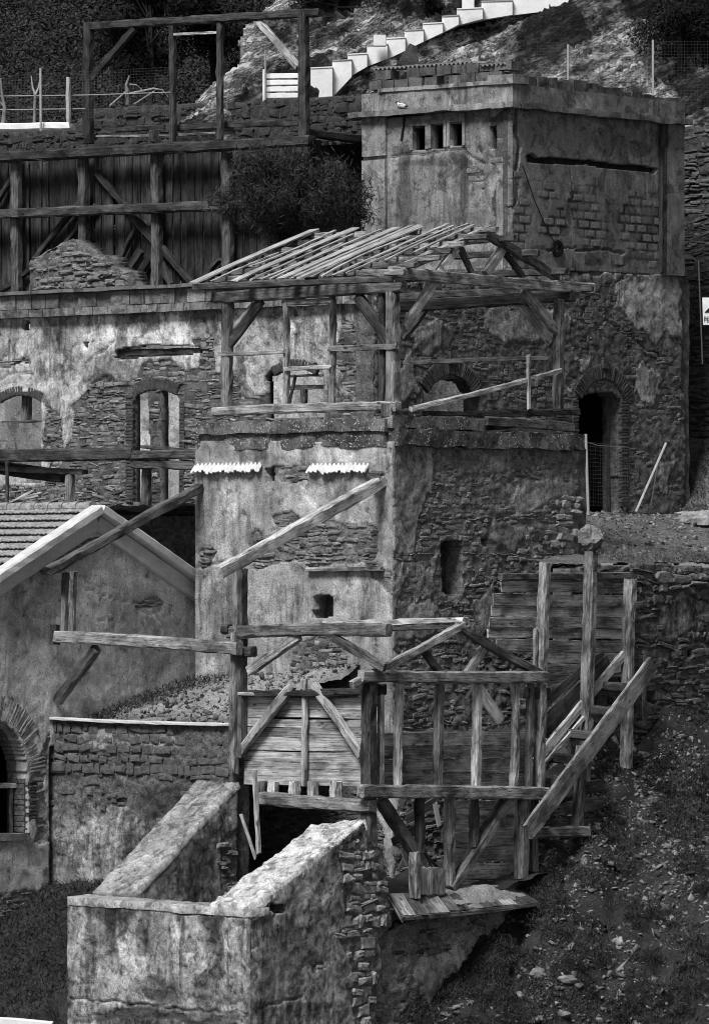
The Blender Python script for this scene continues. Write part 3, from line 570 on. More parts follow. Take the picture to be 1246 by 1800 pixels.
for a, b_, w_ in (((170, 303), (345, 505), .16), ((150, 345), (60, 460), .14), ((28, 300), (-10, 365), .12), ((240, 400), (205, 470), .1), ((215, 495), (248, 440), .2), ((100, 450), (170, 360), .1), ((230, 380), (285, 440), .14), ((300, 500), (262, 400), .14), ((235, 500), (262, 455), .2), ((385, 455), (350, 500), .12), ((60, 470), (-10, 520), .12)):
    bm(tb, 'brace', 'y', T+.12, a, b_, .14, w_, W_BLACK)
for a, b_ in (((157, 252), (157, 40)), ((304, 250), (303, 43)), ((387, 246), (387, 38)), ((535, 244), (534, 18))):
    s_ = .23 if a[0] in (157, 535) else .15; bm(tb, 'frame_post', 'y', T-.1, a, b_, s_, s_, W_DIM)
bm(tb, 'frame_beam', 'y', T-.1, (162, 46), (563, 22), .2, .2, W_DIM); bm(tb, 'frame_rail', 'y', T-.1, (304, 61), (388, 57), .08, .07, W_MID)
bm(tb, 'frame_brace', 'y', T-.1, (238, 50), (163, 138), .14, .17, W_DIM); bm(tb, 'frame_brace', 'y', T-.1, (455, 38), (525, 120), .14, .17, W_MID)
bm(tb, 'frame_rail', 'y', T+.1, (160, 240), (380, 234), .1, .06, W_MID); bm(tb, 'frame_rail', 'y', T+.2, (180, 230), (290, 224), .1, .14, W_DIM); bm(tb, 'frame_rail', 'y', T+.2, (310, 225), (525, 216), .1, .16, W_DIM)
bm(tb, 'block', 'y', T, (272, 250), (272, 230), .22, .22, W_BLACK); bm(tb, 'rail', 'x', PY(T, 540, 233)[0], (540, 233), (645, 246), .2, .2, W_DIM)
for i in range(7): bm(tb, 'side_board', 'x', PY(T+.35, 545, 260)[0], (545+i*14, 245+i*1.5), (545+i*14, 500), .03, .2, W_DIM)
def feathery(name, base, label, n, R, H, seed):
    r = np.random.default_rng(seed); t = thing(name, label, 'bush', base); base = np.array(base); pts = []
    for i in range(34):
        an = r.random()*6.28; u = r.random()**.6; tip = base+np.array([math.cos(an)*R*u, math.sin(an)*R*u, H*(1-.45*u*u)*r.uniform(.65, 1.05)]); midp = base*.45+tip*.55+np.array([0, 0, H*.12])
        tube(t, 'stem', [base, midp, tip], [.02, .012, .005], M_BARKD, 4)
        for k in range(n//34):
            s_ = r.random()**.6; p = (base*(1-s_)+midp*s_) if r.random() < .3 else (midp*(1-s_)+tip*s_); pts.append(p+r.normal(0, .16, 3))
    leaves(t, 'foliage', np.array(pts), .09, L_BUSH, seed, None, .22, .6); return t
feathery('feathery_bush', PD(131.5, 512, 455), 'dark feathery bush filling the gap between bunker and block house', 36000, 1.85, 2.65, 41)

# ================================================ RUINED BUILDING (facade A towards -y, wall B towards +x)
ST_DARKM = stone_mat('weathered_schist', .04, .21); YA, XB = 6.8, UV('y', 6.8, 660, 600)[0]
rb = thing('ruined_building', 'long roofless stone building with peeling plaster, brick arches and empty windows', 'building', (XB-4, YA, 13.9))
wall(rb, 'facade', 'y', YA, [(-180, 536), (660, 489), (660, 912), (-180, 912)],
     holes=[[(-40, 850), (-40, 692), (76, 690), (75, 850)], [(234, 884), (234, 690), (250, 683), (262, 683), (265, 884)], [(285, 884), (285, 686), (300, 682), (316, 700), (315, 884)],
            [(470, 735), (468, 662), (480, 646), (560, 640), (572, 660), (572, 735)], [(202, 629), (205, 614), (260, 606), (352, 608), (357, 622), (210, 632)], [(40, 573), (44, 562), (56, 565), (54, 582), (42, 582)], [(148, 602), (158, 602), (157, 612), (149, 612)]],
     patches=[[(122, 715), (150, 682), (180, 668), (195, 664), (225, 672), (240, 662), (252, 636), (300, 628), (318, 650), (344, 645), (346, 600), (366, 590), (376, 650), (420, 668), (440, 700), (480, 690), (560, 715), (640, 700), (680, 720), (680, 960), (-200, 960), (-200, 850), (70, 860), (100, 790), (124, 768), (130, 735)],
              [(78, 712), (104, 740), (108, 786), (96, 800), (78, 800)], [(0, 632), (50, 628), (60, 640), (0, 645)], [(590, 560), (660, 600), (660, 700), (610, 690), (590, 640)]],
     tones=[(300, 578, 70, 32, 1.7), (185, 590, 55, 45, 1.45), (60, 640, 90, 60, 1.15), (105, 592, 42, 36, .62), (255, 566, 30, 20, .5), (348, 572, 22, 30, .55), (30, 660, 70, 20, .8), (430, 600, 50, 70, 1.3), (560, 570, 60, 40, 1.3), (115, 680, 40, 60, 1.2)],
     cracks=[([(196, 560), (205, 600), (150, 640), (155, 700)], .03, .05), ([(360, 560), (372, 600), (360, 640)], .05, .07), ([(0, 668), (30, 655), (60, 660)], .03, .04)],
     drips=.45, default=1, mat=M_FAC, res=.04, thick=.24, relief=.014, pth=.035, seed=301, back=True, stones=dict(rowh=(.05, .14), wid=(.12, .4), proud=.025, mat=ST_MID, off=.0, dens=.82))
bm(rb, 'lintel', 'y', YA+.18, (203, 622), (356, 617), .2, .16, W_DARK)
wall(rb, 'back_wall', 'y', YA+4.2, [(-150, 560), (640, 520), (640, 905), (-150, 905)], default=1, mat=M_INT, res=.12, thick=.4, relief=.03, seed=305, attr_t=1.0, tones=[(30, 740, 130, 110, .4)])  # tones: dimmer interior light behind the left window, painted into the plaster
zc = UV('y', YA, 300, 520)[1]
xa0 = UV('y', YA, -180, 520)[0]; zc = PY(YA, 350, 500)[2]
rbox(rb, 'roof_edge', (xa0, YA-.28, zc-.06), (XB-.0, YA+.3, zc+.02), M_CON, .15, .015, 311, t=.7)
rbox(rb, 'frieze', (xa0, YA-.10, zc-.42), (XB-.02, YA+.2, zc-.065), M_CON, .1, .012, 312, t=.6)
r = np.random.default_rng(8); x = xa0
while x < XB-.3:
    wd = r.uniform(.35, .7); rbox(rb, 'moulding', (x, YA-.24-r.random()*.03, zc-.60), (min(x+wd, XB-.03)-.012, YA+.05, zc-.425), M_CON, .08, .018, int(x*10), t=.9 if r.random() < .85 else 1.4)
    if r.random() < .8: rbox(rb, 'frieze_block', (x+.01, YA-.14-r.random()*.02, zc-.40), (min(x+wd, XB-.03)-.02, YA-.05, zc-.08), M_CON, .1, .012, int(x*17), t=r.uniform(.6, 1.0))
    x += wd
# brick dressings of the windows
arch_bricks(rb, 'y', YA, 275, 800, 1.5, 1.78, 65, 115, 18, ST_BRICK); jamb_bricks(rb, 'y', YA+.02, 275, 884, 688, .3, ST_BRICK, off=.0); jamb_bricks(rb, 'y', YA, 229, 884, 690, .24, ST_BRICK); jamb_bricks(rb, 'y', YA, 321, 884, 700, .16, ST_BRICK)
rbox(rb, 'pier', (UV('y', YA, 266, 700)[0], YA+.02, 13.9), (UV('y', YA, 284, 700)[0], YA+.2, UV('y', YA, 275, 686)[1]), M_FACB, .06, .02, 320, m=0)
arch_bricks(rb, 'y', YA, 38, 800, 1.4, 1.62, 62, 118, 18, ST_BRICK); arch_bricks(rb, 'y', YA, 520, 750, 1.3, 1.52, 62, 118, 14, ST_BRICK)
bm(rb, 'window_bar', 'y', YA+.1, (5, 742), (80, 740), .08, .06, W_DARK); bm(rb, 'window_post', 'y', YA+.3, (47, 740), (48, 690), .2, .2, W_DARK)
bm(rb, 'window_bar', 'y', YA+.1, (505, 662), (570, 660), .08, .05, W_DARK); bm(rb, 'window_bar', 'y', YA+.3, (505, 682), (570, 680), .08, .1, W_MID); bm(rb, 'window_post', 'y', YA+.3, (534, 720), (534, 684), .14, .14, W_DARK)
YR = UV('x', XB, 1196, 300)[0]; YC = UV('x', XB, 899, 300)[0]; ZB = UV('x', XB, 1000, 474)[1]
wall(rb, 'end_wall', 'x', XB, [(656, 488), (895, 500), (897, 472), (1196, 485), (1196, 640), (1204, 720), (1202, 905), (656, 912)],
     holes=[[(1014, 900), (1014, 702), (1024, 694), (1050, 688), (1074, 690), (1090, 702), (1091, 900)], [(742, 745), (742, 684), (765, 670), (800, 664), (828, 672), (843, 694), (843, 745)]],
     patches=[[(1075, 505), (1110, 495), (1150, 500), (1192, 486), (1198, 600), (1160, 585), (1130, 600), (1100, 565), (1082, 540)], [(720, 560), (760, 545), (800, 560), (780, 600), (730, 610)], [(900, 470), (1196, 484), (1196, 500), (900, 492)], [(850, 540), (960, 530), (1000, 560), (960, 600), (880, 610)], [(690, 640), (730, 620), (740, 700), (700, 715)], [(990, 610), (1020, 620), (1005, 680), (985, 670)], [(1130, 650), (1160, 670), (1150, 720), (1125, 700)], [(1150, 820), (1180, 800), (1180, 870)]],
     tones=[(1120, 535, 45, 40, 1.5), (1050, 600, 60, 30, .7), (780, 590, 80, 40, 1.1)], cracks=[([(1060, 560), (1120, 600), (1150, 630), (1180, 640)], .04, .06)],
     default=0, mat=M_FACB, res=.04, thick=.5, relief=.03, pth=.03, seed=331, noisy=.3, stones=dict(rowh=(.05, .17), wid=(.09, .36), proud=.016, mat=ST_DARKM, dens=.62))
arch_bricks(rb, 'x', XB, 1059, 736, .92, 1.28, 28, 152, 30, ST_BRICK); arch_bricks(rb, 'x', XB, 791, 730, .92, 1.28, 32, 148, 28, ST_BRICK)
jamb_bricks(rb, 'x', XB, 1096, 890, 700, .3, ST_BRICK); jamb_bricks(rb, 'x', XB, 1010, 890, 700, .24, ST_BRICK); rbox(rb, 'keystone', (XB-.05, UV('x', XB, 1055, 650)[0], UV('x', XB, 1059, 648)[1]), (XB+.09, UV('x', XB, 1065, 650)[0], UV('x', XB, 1059, 628)[1]), M_FACB, .08, .01, 340, m=0, t=.6)
rbox(rb, 'keystone', (XB-.05, UV('x', XB, 786, 640)[0], UV('x', XB, 791, 640)[1]), (XB+.09, UV('x', XB, 796, 640)[0], UV('x', XB, 791, 618)[1]), M_FACB, .08, .01, 341, m=0, t=.6)
rbox(rb, 'door_frame', (XB-.4, UV('x', XB, 1082, 800)[0], 13.9), (XB-.28, UV('x', XB, 1088, 800)[0], UV('x', XB, 1085, 692)[1]), M_FACB, .2, .01, 343, m=0, t=.7)
# room behind the doorway keeps dark: partition, back wall and the floor of the block house above
XL = UV('y', YC, 641, 300)[0]
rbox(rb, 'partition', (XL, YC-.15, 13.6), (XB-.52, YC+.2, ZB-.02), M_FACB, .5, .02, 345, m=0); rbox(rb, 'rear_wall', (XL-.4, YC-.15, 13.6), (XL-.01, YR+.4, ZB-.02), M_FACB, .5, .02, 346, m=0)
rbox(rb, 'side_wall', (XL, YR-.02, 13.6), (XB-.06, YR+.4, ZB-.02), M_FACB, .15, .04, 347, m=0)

# ruined wall stub standing behind the roof edge
t = thing('ruined_wall_stub', 'broken gable stub of rough stones on the roofless building', 'wall', PY(9.2, 145, 500))
wall(t, 'core', 'y', 9.2, [(53, 512), (53, 462), (68, 452), (100, 440), (128, 418), (150, 432), (170, 446), (200, 452), (206, 470), (232, 478), (238, 492), (255, 512)], default=0, mat=M_FACB, thick=.45, relief=.04, seed=351, top_rag=.06, back=True, stones=dict(rowh=(.09, .2), wid=(.18, .5), proud=.06, mat=ST_MID))
surf(t, 'broken_top', [PY(9.2, 60, 456), PY(9.2, 130, 420), PY(9.65, 130, 420), PY(9.65, 60, 456)], M_LICH, .05, .1, 4, 352, t=.4)

# ================================================ BLOCK HOUSE
bh = thing('block_house', 'square concrete block house with cracked cornice and three small windows', 'building', (XB-2, YC+3, ZB))
zT = PX(XB, 899, 186)[2]
win = [[(727, 264), (727, 224), (750, 222), (750, 262)], [(759, 262), (759, 221), (782, 219), (782, 260)], [(792, 259), (792, 218), (814, 216), (814, 257)], [(861, 262), (861, 222), (872, 220), (873, 260)]]
wall(bh, 'left_wall', 'y', YC, [(640, 212), (899, 186), (899, 478), (640, 484)], holes=win, patches=[[(862, 205), (905, 200), (905, 300), (890, 380), (880, 480), (872, 480), (874, 275)], [(815, 290), (850, 300), (845, 330), (820, 320)]], default=1, mat=M_CON, res=.04, thick=.25, relief=.006, pth=.02, seed=401,
     tones=[(712, 320, 14, 80, .5), (817, 330, 10, 90, .45), (765, 340, 60, 70, 1.15), (840, 230, 30, 45, .75), (840, 360, 25, 50, .8), (760, 285, 70, 12, .6)],
     cracks=[([(686, 275), (730, 272), (780, 266), (815, 262), (850, 290), (852, 330)], .03, .06), ([(868, 264), (868, 350), (872, 390)], .025, .06), ([(700, 290), (690, 330), (684, 350)], .02, .04), ([(822, 200), (824, 260)], .025, .05)], stones=dict(rowh=(.2, .2), wid=(.42, .42), proud=.016, gap=.045, mat=ST_BLOCK, wave=0, jit=.3, rotj=.02, name='concrete_block', dens=.9))
bpat = [[(935, 320), (975, 312), (978, 345), (960, 360), (940, 350)], [(1000, 350), (1035, 335), (1062, 345), (1075, 400), (1060, 440), (1020, 435), (1005, 400)], [(1090, 360), (1120, 340), (1158, 355), (1160, 440), (1130, 450), (1100, 430), (1085, 395)], [(940, 395), (985, 370), (1000, 420), (960, 425)], [(899, 300), (918, 300), (925, 400), (930, 440), (899, 470)], [(1030, 445), (1160, 450), (1160, 470), (1030, 465)], [(1170, 340), (1198, 330), (1198, 484), (1170, 484)]]
wall(bh, 'right_wall', 'x', XB+.02, [(899, 186), (1196, 216), (1196, 485), (899, 471)], default=1, joints=(bpat, YC, ZB-.05, .44, .205, .042), mat=M_CON, res=.026, thick=.25, relief=.006, pth=.013, seed=402, attr_t=1.0, noisy=.3,
     tones=[(960, 240, 60, 40, 1.1), (1100, 250, 60, 30, .85), (1040, 330, 100, 20, 1.1), (1175, 240, 20, 30, .6), (1120, 262, 20, 16, .6), (1040, 400, 120, 60, .82)], holes=[[(924, 274), (935, 268), (945, 277), (972, 275), (1000, 279), (1040, 281), (1080, 288), (1120, 290), (1150, 294), (1156, 297), (1150, 306), (1120, 301), (1060, 297), (1030, 290), (1000, 291), (945, 287), (926, 286)]],
     cracks=[([(907, 176), (905, 230), (911, 260), (904, 310), (908, 350), (892, 380)], .07, .16), ([(1078, 215), (1085, 240), (1072, 275)], .025, .05), ([(1085, 240), (1120, 255), (1130, 275)], .025, .05), ([(1000, 290), (1005, 330)], .02, .04), ([(1010, 440), (1060, 440), (1095, 445)], .03, .06), ([(960, 440), (1012, 436)], .025, .05)])
r = np.random.default_rng(44); bp_ = [[UV('x', XB, *p) for p in pp] for pp in bpat]   # blocks whose faces stand free of the render
for row in range(1, 13):
    for cc in range(14):
        u, v = YC+(cc+.5-.5*(row % 2))*.44, ZB-.05+(row+.5)*.205
        if YC+.2 < u < YR-.25 and any(inpoly(np.array([u]), np.array([v]), pp)[0] for pp in bp_) and r.random() < .6:
            Vm, Fc = stone_mesh(.39*r.uniform(.7, 1), .155*r.uniform(.75, 1), .002+.004*r.random(), r, .5); link('concrete_block', mesh(np.stack([Vm[:, 2]+.015, Vm[:, 0], Vm[:, 1]], -1), Fc), ST_BLOCK, bh, Matrix.Translation((XB+.02, u, v)))
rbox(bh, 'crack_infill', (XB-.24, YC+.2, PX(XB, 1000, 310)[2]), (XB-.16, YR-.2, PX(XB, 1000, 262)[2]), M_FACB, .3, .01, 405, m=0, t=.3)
def pil(n, pl, a, b, proud, y0, y1, t=1.0, sd=0):
    if pl == 'y': rbox(bh, n, (UV('y', YC, a, 300)[0], YC-proud, PY(YC, a, y1)[2]), (UV('y', YC, b, 300)[0], YC+.1, PY(YC, a, y0)[2]), M_CON, .12, .012, 410+sd, t=t)
    else: rbox(bh, n, (XB-.1, UV('x', XB, a, 300)[0], PX(XB, a, y1)[2]), (XB+proud, UV('x', XB, b, 300)[0], PX(XB, a, y0)[2]), M_CON, .12, .012, 420+sd, t=t)
pil('pilaster', 'y', 641, 682, .1, 205, 276, 1.15, 1); pil('pilaster', 'y', 641, 682, .12, 283, 484, 1.2, 2); pil('pilaster', 'x', 1168, 1197, .09, 218, 484, .95, 3)
pil('pilaster', 'y', 874, 886, .05, 290, 476, 1.15, 4)
beam(bh, 'downpipe', PX(XB+.1, 1162, 478), PX(XB+.1, 1164, 218), .1, .1, W_BLACK, rough=.4)
for (a, b_) in ((725, 751), (757, 783), (790, 816)):   # window surrounds
    u0, u1 = UV('y', YC, a, 240)[0], UV('y', YC, b_, 240)[0]; yt = 222-(a-725)*.1; z1 = PY(YC, a, yt)[2]; z0 = PY(YC, a, yt+42)[2]
    rbox(bh, 'window_frame', (u0-.05, YC-.05, z0), (u0+.03, YC+.1, z1), M_CON, .2, .004, a, t=1.05); rbox(bh, 'window_frame', (u1-.03, YC-.05, z0), (u1+.05, YC+.1, z1), M_CON, .2, .004, a+1, t=1.05)
    rbox(bh, 'window_head', (u0-.05, YC-.055, z1+.002), (u1+.05, YC+.1, z1+.10), M_CON, .2, .004, a+2, t=1.05)
# cornice, parapet, crumbling block course, corrugated edge, roof
zc1 = PX(XB, 899, 190)[2]; hk = .13
rbox(bh, 'cornice', (XL-.28, YC-.28, zc1), (XB+.26, YC+.02, zc1+hk), M_CON, .1, .03, 431, t=1.0); rbox(bh, 'cornice', (XB-.02, YC+.025, zc1-.01), (XB+.26, YR+.1, zc1+hk-.01), M_CON, .1, .035, 432, t=.7)
rbox(bh, 'parapet', (XL-.02, YC-.08, zc1+hk+.003), (XB+.08, YC+.2, zc1+.56), M_CON, .1, .015, 433, t=1.1); rbox(bh, 'parapet', (XB-.2, YC+.205, zc1+hk+.003), (XB+.08, YR+.06, zc1+.54), M_CON, .1, .02, 434, t=.85)
rbox(bh, 'parapet_coping', (XL+.5, YC-.12, zc1+.563), (XB-.45, YC+.2, zc1+.65), M_CON, .08, .01, 435, t=1.35); rbox(bh, 'corner_block', (XB-.62, YC-.13, zc1+.563), (XB+.13, YC+.45, zc1+.78), M_CON, .08, .015, 436, t=1.15)
x = XL+.1; i = 0; r = np.random.default_rng(3)
for row in range(2):
    x = XL+.1+.2*row
    while x < XB-.3:
        wd = r.uniform(.36, .5)
        if r.random() < .82: rbox(bh, 'parapet_stone', (x, YC+.02+.05*r.random(), zc1+.66+.23*row), (x+wd-.03, YC+.4, zc1+.66+.23*row+.21), M_CON, .08, .03, 440+i, t=r.uniform(.35, .6)); i += 1
        x += wd
y = YC+.5
while y < YR-.2:
    wd = r.uniform(.36, .55); hh = .34*max(.25, 1-(y-YC)/(YR-YC)*.9)
    rbox(bh, 'parapet_stone', (XB-.3, y, zc1+.545), (XB-.02-.06*r.random(), y+wd-.03, zc1+.55+hh*(.7+.5*r.random())), M_CON, .08, .035, 480+i, t=r.uniform(.3, .55)); i += 1; y += wd
M_SHEETD = plain_mat('old_corrugated_sheet', .12, .3, 9, .3); n = 60; V = []; xs = np.linspace(XL+.05, XB-.75, n*3)
def corr(par, name, p0, du, dv, n, amp, wl, mat, th=.02, jit=0.0):
    """corrugated sheet from corner p0 along du, dv"""
    du, dv = np.array(du, float), np.array(dv, float); L = np.linalg.norm(du); k = int(L/wl*6); N = np.cross(du, dv); N /= np.linalg.norm(N); V = []
    for i in range(k+1):
        for j in range(2):
            for s in (0, 1): V.append(np.array(p0)+du*(i/k)+dv*j*(1+jit*float(vn(i*.21, 3.3, 0, 9))+jit*.5*float(vn(i*.9, 1.3, 0, 8)))+N*(amp*math.sin(6.2832*i/6)*(1+.3*float(vn(i*.13, 0, 0, 4)))+s*th))
    Fc = []
    for i in range(k):
        a, b_ = i*4, i*4+4
        Fc += [(a, b_, b_+2, a+2), (a+1, a+3, b_+3, b_+1), (a, a+1, b_+1, b_), (a+2, b_+2, b_+3, a+3)]
    return link(name, mesh(V, Fc), mat, par)
corr(bh, 'roof_sheet', (XL+.1, YC+.1, zc1+1.14), (XB-XL-1.3, 0, -.02), (0, .5, .03), 3, .03, .13, M_SHEETD); corr(bh, 'roof_sheet', (XB-.95, YC+.0, zc1+1.02), (.75, 0, .0), (0, .5, .05), 3, .03, .13, M_SHEETD)
rbox(bh, 'roof_slab', (XL-.0, YC+.42, zc1+.2), (XB-.32, YR, zc1+.66), M_FACB, .2, .06, 500, m=0)
rbox(bh, 'rear_wall', (XL-.02, YC+.26, ZB), (XL+.25, YR, zc1+.5), M_CON, .4, .01, 501); rbox(bh, 'side_wall', (XL, YR-.25, ZB), (XB-.05, YR+.0, zc1+.5), M_CON, .4, .01, 502)
rbox(bh, 'floor', (XL, YC+.26, ZB+.0), (XB-.25, YR-.26, ZB+.15), M_CON, .5, .01, 503)
bm(bh, 'hanging_flap', 'y', YC-.05, (712, 200), (706, 248), .02, .12, W_BLACK)
p = PX(XB+.06, 978, 437)
t = tag(link('conduit_ring', mesh(*(lambda a: (a[0], a[1]))(([(math.cos(k*.5236)*rr, math.sin(k*.5236)*rr, zz) for zz in (0, .05) for rr in (.1, .2) for k in range(12)], [(12+k, 12+(k+1) % 12, 36+(k+1) % 12, 36+k) for k in range(12)]+[(24+(k+1) % 12, 24+k, 36+k, 36+(k+1) % 12) for k in range(12)]+[(24+k, 24+(k+1) % 12, (k+1) % 12, k) for k in range(12)]))), M_FACB, bh, Matrix.Translation(p) @ Matrix.Rotation(math.pi/2, 4, 'Y')), 'dark round pipe end in the wall')
tube(bh, 'cable', [PX(XB+.12, 918, 290), PX(XB+.1, 940, 355), PX(XB+.1, 962, 405), PX(XB+.1, 975, 428)], .014, M_BLACK, 5)
# chimney cap lying on the rocks beyond the roof
t = tag(extr(None, 'chimney_cowl', [(693, 118), (720, 76), (733, 82), (736, 108), (730, 120)], 139.5, .6, W_BLACK), 'black tilted cowl sticking up behind the block house roof', 'cowl')

# gull or pigeon resting on the cornice
def bird():
    p = np.array([PY(YC-.18, 706, 183)[0], YC-.17, zc1+hk+.03]); t = thing('bird', 'small pale pigeon with dark head resting on the block house cornice', 'bird', p)
    V, Fc = [], []; prof = [(-.17, .012, .035), (-.11, .035, .04), (-.03, .06, .055), (.05, .062, .065), (.10, .042, .085), (.125, .03, .12), (.15, .032, .142), (.178, .02, .14), (.205, .006, .13)]; n = 10
    for (x, rr, z) in prof:
        for k in range(n): an = 6.2832*k/n; V.append((-x, rr*math.cos(an), z+rr*.85*math.sin(an)))
    for i in range(len(prof)-1):
        for k in range(n): Fc.append((i*n+k, i*n+(k+1) % n, (i+1)*n+(k+1) % n, (i+1)*n+k))
    Fc += [tuple(range(n)), tuple((len(prof)-1)*n+k for k in range(n))[::-1]]
    me = mesh(V, Fc, smooth=True); me.materials.append(M_WHITE); me.materials.append(M_BLACK)
    for f_ in me.polygons: f_.material_index = 1 if f_.center[0] < -.115 or f_.center[0] > .12 else 0
    link('body', me, None, t, Matrix.Translation(p))
    for s in (-1, 1):
        wv = [(-.08, s*.05, .075), (-.02, s*.068, .07), (.13, s*.03, .05), (.15, s*.012, .056), (.0, s*.055, .1), (-.07, s*.045, .1), (-.02, s*.078, .08)]
        link('wing', mesh(wv, [(0, 1, 6), (1, 2, 6), (2, 3, 6), (3, 4, 6), (4, 5, 6), (5, 0, 6)]), M_METAL, t, Matrix.Translation(p)); tube(t, 'leg', [p+np.array([-.01, s*.02, .03]), p+np.array([-.012, s*.02, -.03])], .005, M_BLACK, 4)
bird()

# dark stone wall, sign and scree right of the building
t = thing('dark_stone_wall', 'tall dark dry stone wall behind the warning sign', 'wall', PY(20.5, 1230, 560))
wall(t, 'core', 'y', 20.5, [(1130, 222), (1420, 232), (1420, 900), (1130, 900)], default=0, mat=M_FACB, res=.08, thick=.6, relief=.03, seed=511, stones=dict(rowh=(.07, .17), wid=(.2, .6), proud=.04, mat=ST_DARK), attr_t=.5)
sg = thing('warning_sign', 'white warning sign with black triangle and lettering on a thin post', 'sign', PD(133, 1260, 640))
c0 = PD(133, 1235, 571); c1 = PD(133, 1290, 571); c2 = PD(133, 1290, 523); c3 = PD(133, 1233.5, 523)
V = [c0, c1, c2, c3]+[p+FW*.02 for p in (c0, c1, c2, c3)]; link('panel', mesh(V, [(3, 2, 1, 0)[::-1], (4, 5, 6, 7)[::-1], (0, 1, 5, 4), (1, 2, 6, 5), (2, 3, 7, 6), (3, 0, 4, 7)]), M_WHITE, sg)
V = [PD(132.985, *q) for q in ((1237.5, 549), (1284, 549), (1261, 525))]+[PD(132.995, *q) for q in ((1237.5, 549), (1284, 549), (1261, 525))]
link('triangle', mesh(V, [(0, 1, 2), (0, 3, 4, 1), (1, 4, 5, 2), (2, 5, 3, 0)]), M_BLACK, sg)
cu = bpy.data.curves.new('lettering', 'FONT'); cu.body = 'PERICOLO'; cu.size = .165; cu.extrude = .003; cu.align_x = 'LEFT'; cu.materials.append(M_BLACK)
lo = bpy.data.objects.new('lettering', cu); lm = bpy.data.meshes.new_from_object(lo); bpy.data.objects.remove(lo); p = PD(132.98, 1236, 565)
link('lettering', lm, M_BLACK, sg, Matrix.Translation(Vector(p)) @ M3.to_4x4() @ Matrix.Diagonal((.72, 1, 1, 1)))
tube(sg, 'post', [PD(133.05, 1262, 680), PD(133.05, 1262, 520)], .03, M_METAL)
o = tag(tube(None, 'thin_pole', [PD(134, 1234, 640), PD(134, 1227, 458)], .018, M_WIRE), 'thin leaning metal pole in front of the dark stone wall', 'pole')
# mesh fence in front of the door
f = thing('door_barrier', 'wire mesh barrier tied to a pale post across the arched doorway', 'fence', PX(-4.6, 1032, 892))
tube(f, 'post', [PX(-4.6, 1033.5, 905), PX(-4.6, 1029, 763)], .035, M_POLE)
link('wire_mesh', wire_grid(PX(-4.7, 1020, 888), PX(-4.7, 1108, 892), PX(-4.7, 1105, 785), PX(-4.7, 1020, 776), 20, 16, .003), M_WIRE, f, kind='stuff')
tube(f, 'wire', [PX(-4.65, 1028, 776), PX(-4.65, 1050, 783), PX(-4.65, 1104, 786)], .008, M_METAL, 4)
tag(tube(None, 'leaning_pole', [PX(-4.4, 1117, 900), PX(-4.4, 1170, 779)], .03, M_POLE), 'pale pole leaning against the wall right of the doorway', 'pole')
tag(tube(None, 'leaning_pole', [PX(-4.9, 1143, 890), PX(-4.9, 1160, 790)], .018, M_WIRE), 'thin dull rod standing by the wall right of the doorway', 'pole')

# ================================================ TOWER
tw = thing('stone_tower', 'square stone and plaster tower with pebbly concrete slab carrying the timber pavilion', 'building', (-2.6, 3, 8.5))
ST_MIDL = stone_mat('lichened_schist', .08, .32); TXL = UV('y', 0, 345, 900)[0]; TYR = UV('x', 0, 1015, 850)[0]; zs = lambda py: PY(0, 690, py)[2]
wall(tw, 'front_wall', 'y', 0, [(345, 776), (690, 776), (690, 1640), (345, 1640)], holes=[[(550, 1086), (552, 1048), (566, 1044), (588, 1048), (587, 1084), (570, 1087)], [(469, 848), (468, 824), (482, 820), (486, 846)]],
     patches=[[(445, 1000), (438, 960), (452, 925), (470, 945), (520, 930), (560, 918), (640, 920), (662, 940), (664, 985), (640, 1000), (560, 1002), (520, 992)], [(345, 975), (360, 960), (372, 975), (360, 1000), (345, 1000)], [(520, 1130), (560, 1110), (600, 1130), (610, 1190), (640, 1215), (700, 1700), (340, 1700), (430, 1200), (480, 1215), (520, 1190)], [(560, 945), (520, 900), (480, 905), (490, 925)], [(640, 985), (690, 1000), (690, 1040), (660, 1020)], [(480, 825), (545, 820), (550, 845), (500, 850)]],
     tones=[(590, 800, 45, 18, 1.35), (410, 880, 14, 50, 1.35), (560, 880, 60, 40, 1.15), (620, 1060, 50, 40, 1.2), (460, 1060, 60, 40, 1.15), (400, 1100, 35, 90, .6), (360, 900, 20, 70, .75), (470, 890, 30, 30, .75), (570, 1165, 30, 45, .45), (672, 1050, 16, 120, 1.3), (430, 800, 50, 14, .7)],
     cracks=[([(685, 790), (690, 815), (675, 835), (675, 860)], .03, .05), ([(345, 1000), (380, 990), (405, 985)], .03, .04), ([(438, 965), (455, 930), (460, 945)], .02, .03)],
     drips=.35, default=1, mat=M_TOW, res=.035, thick=.4, relief=.014, pth=.035, seed=601, stones=dict(rowh=(.06, .14), wid=(.12, .4), proud=.03, mat=ST_MID))
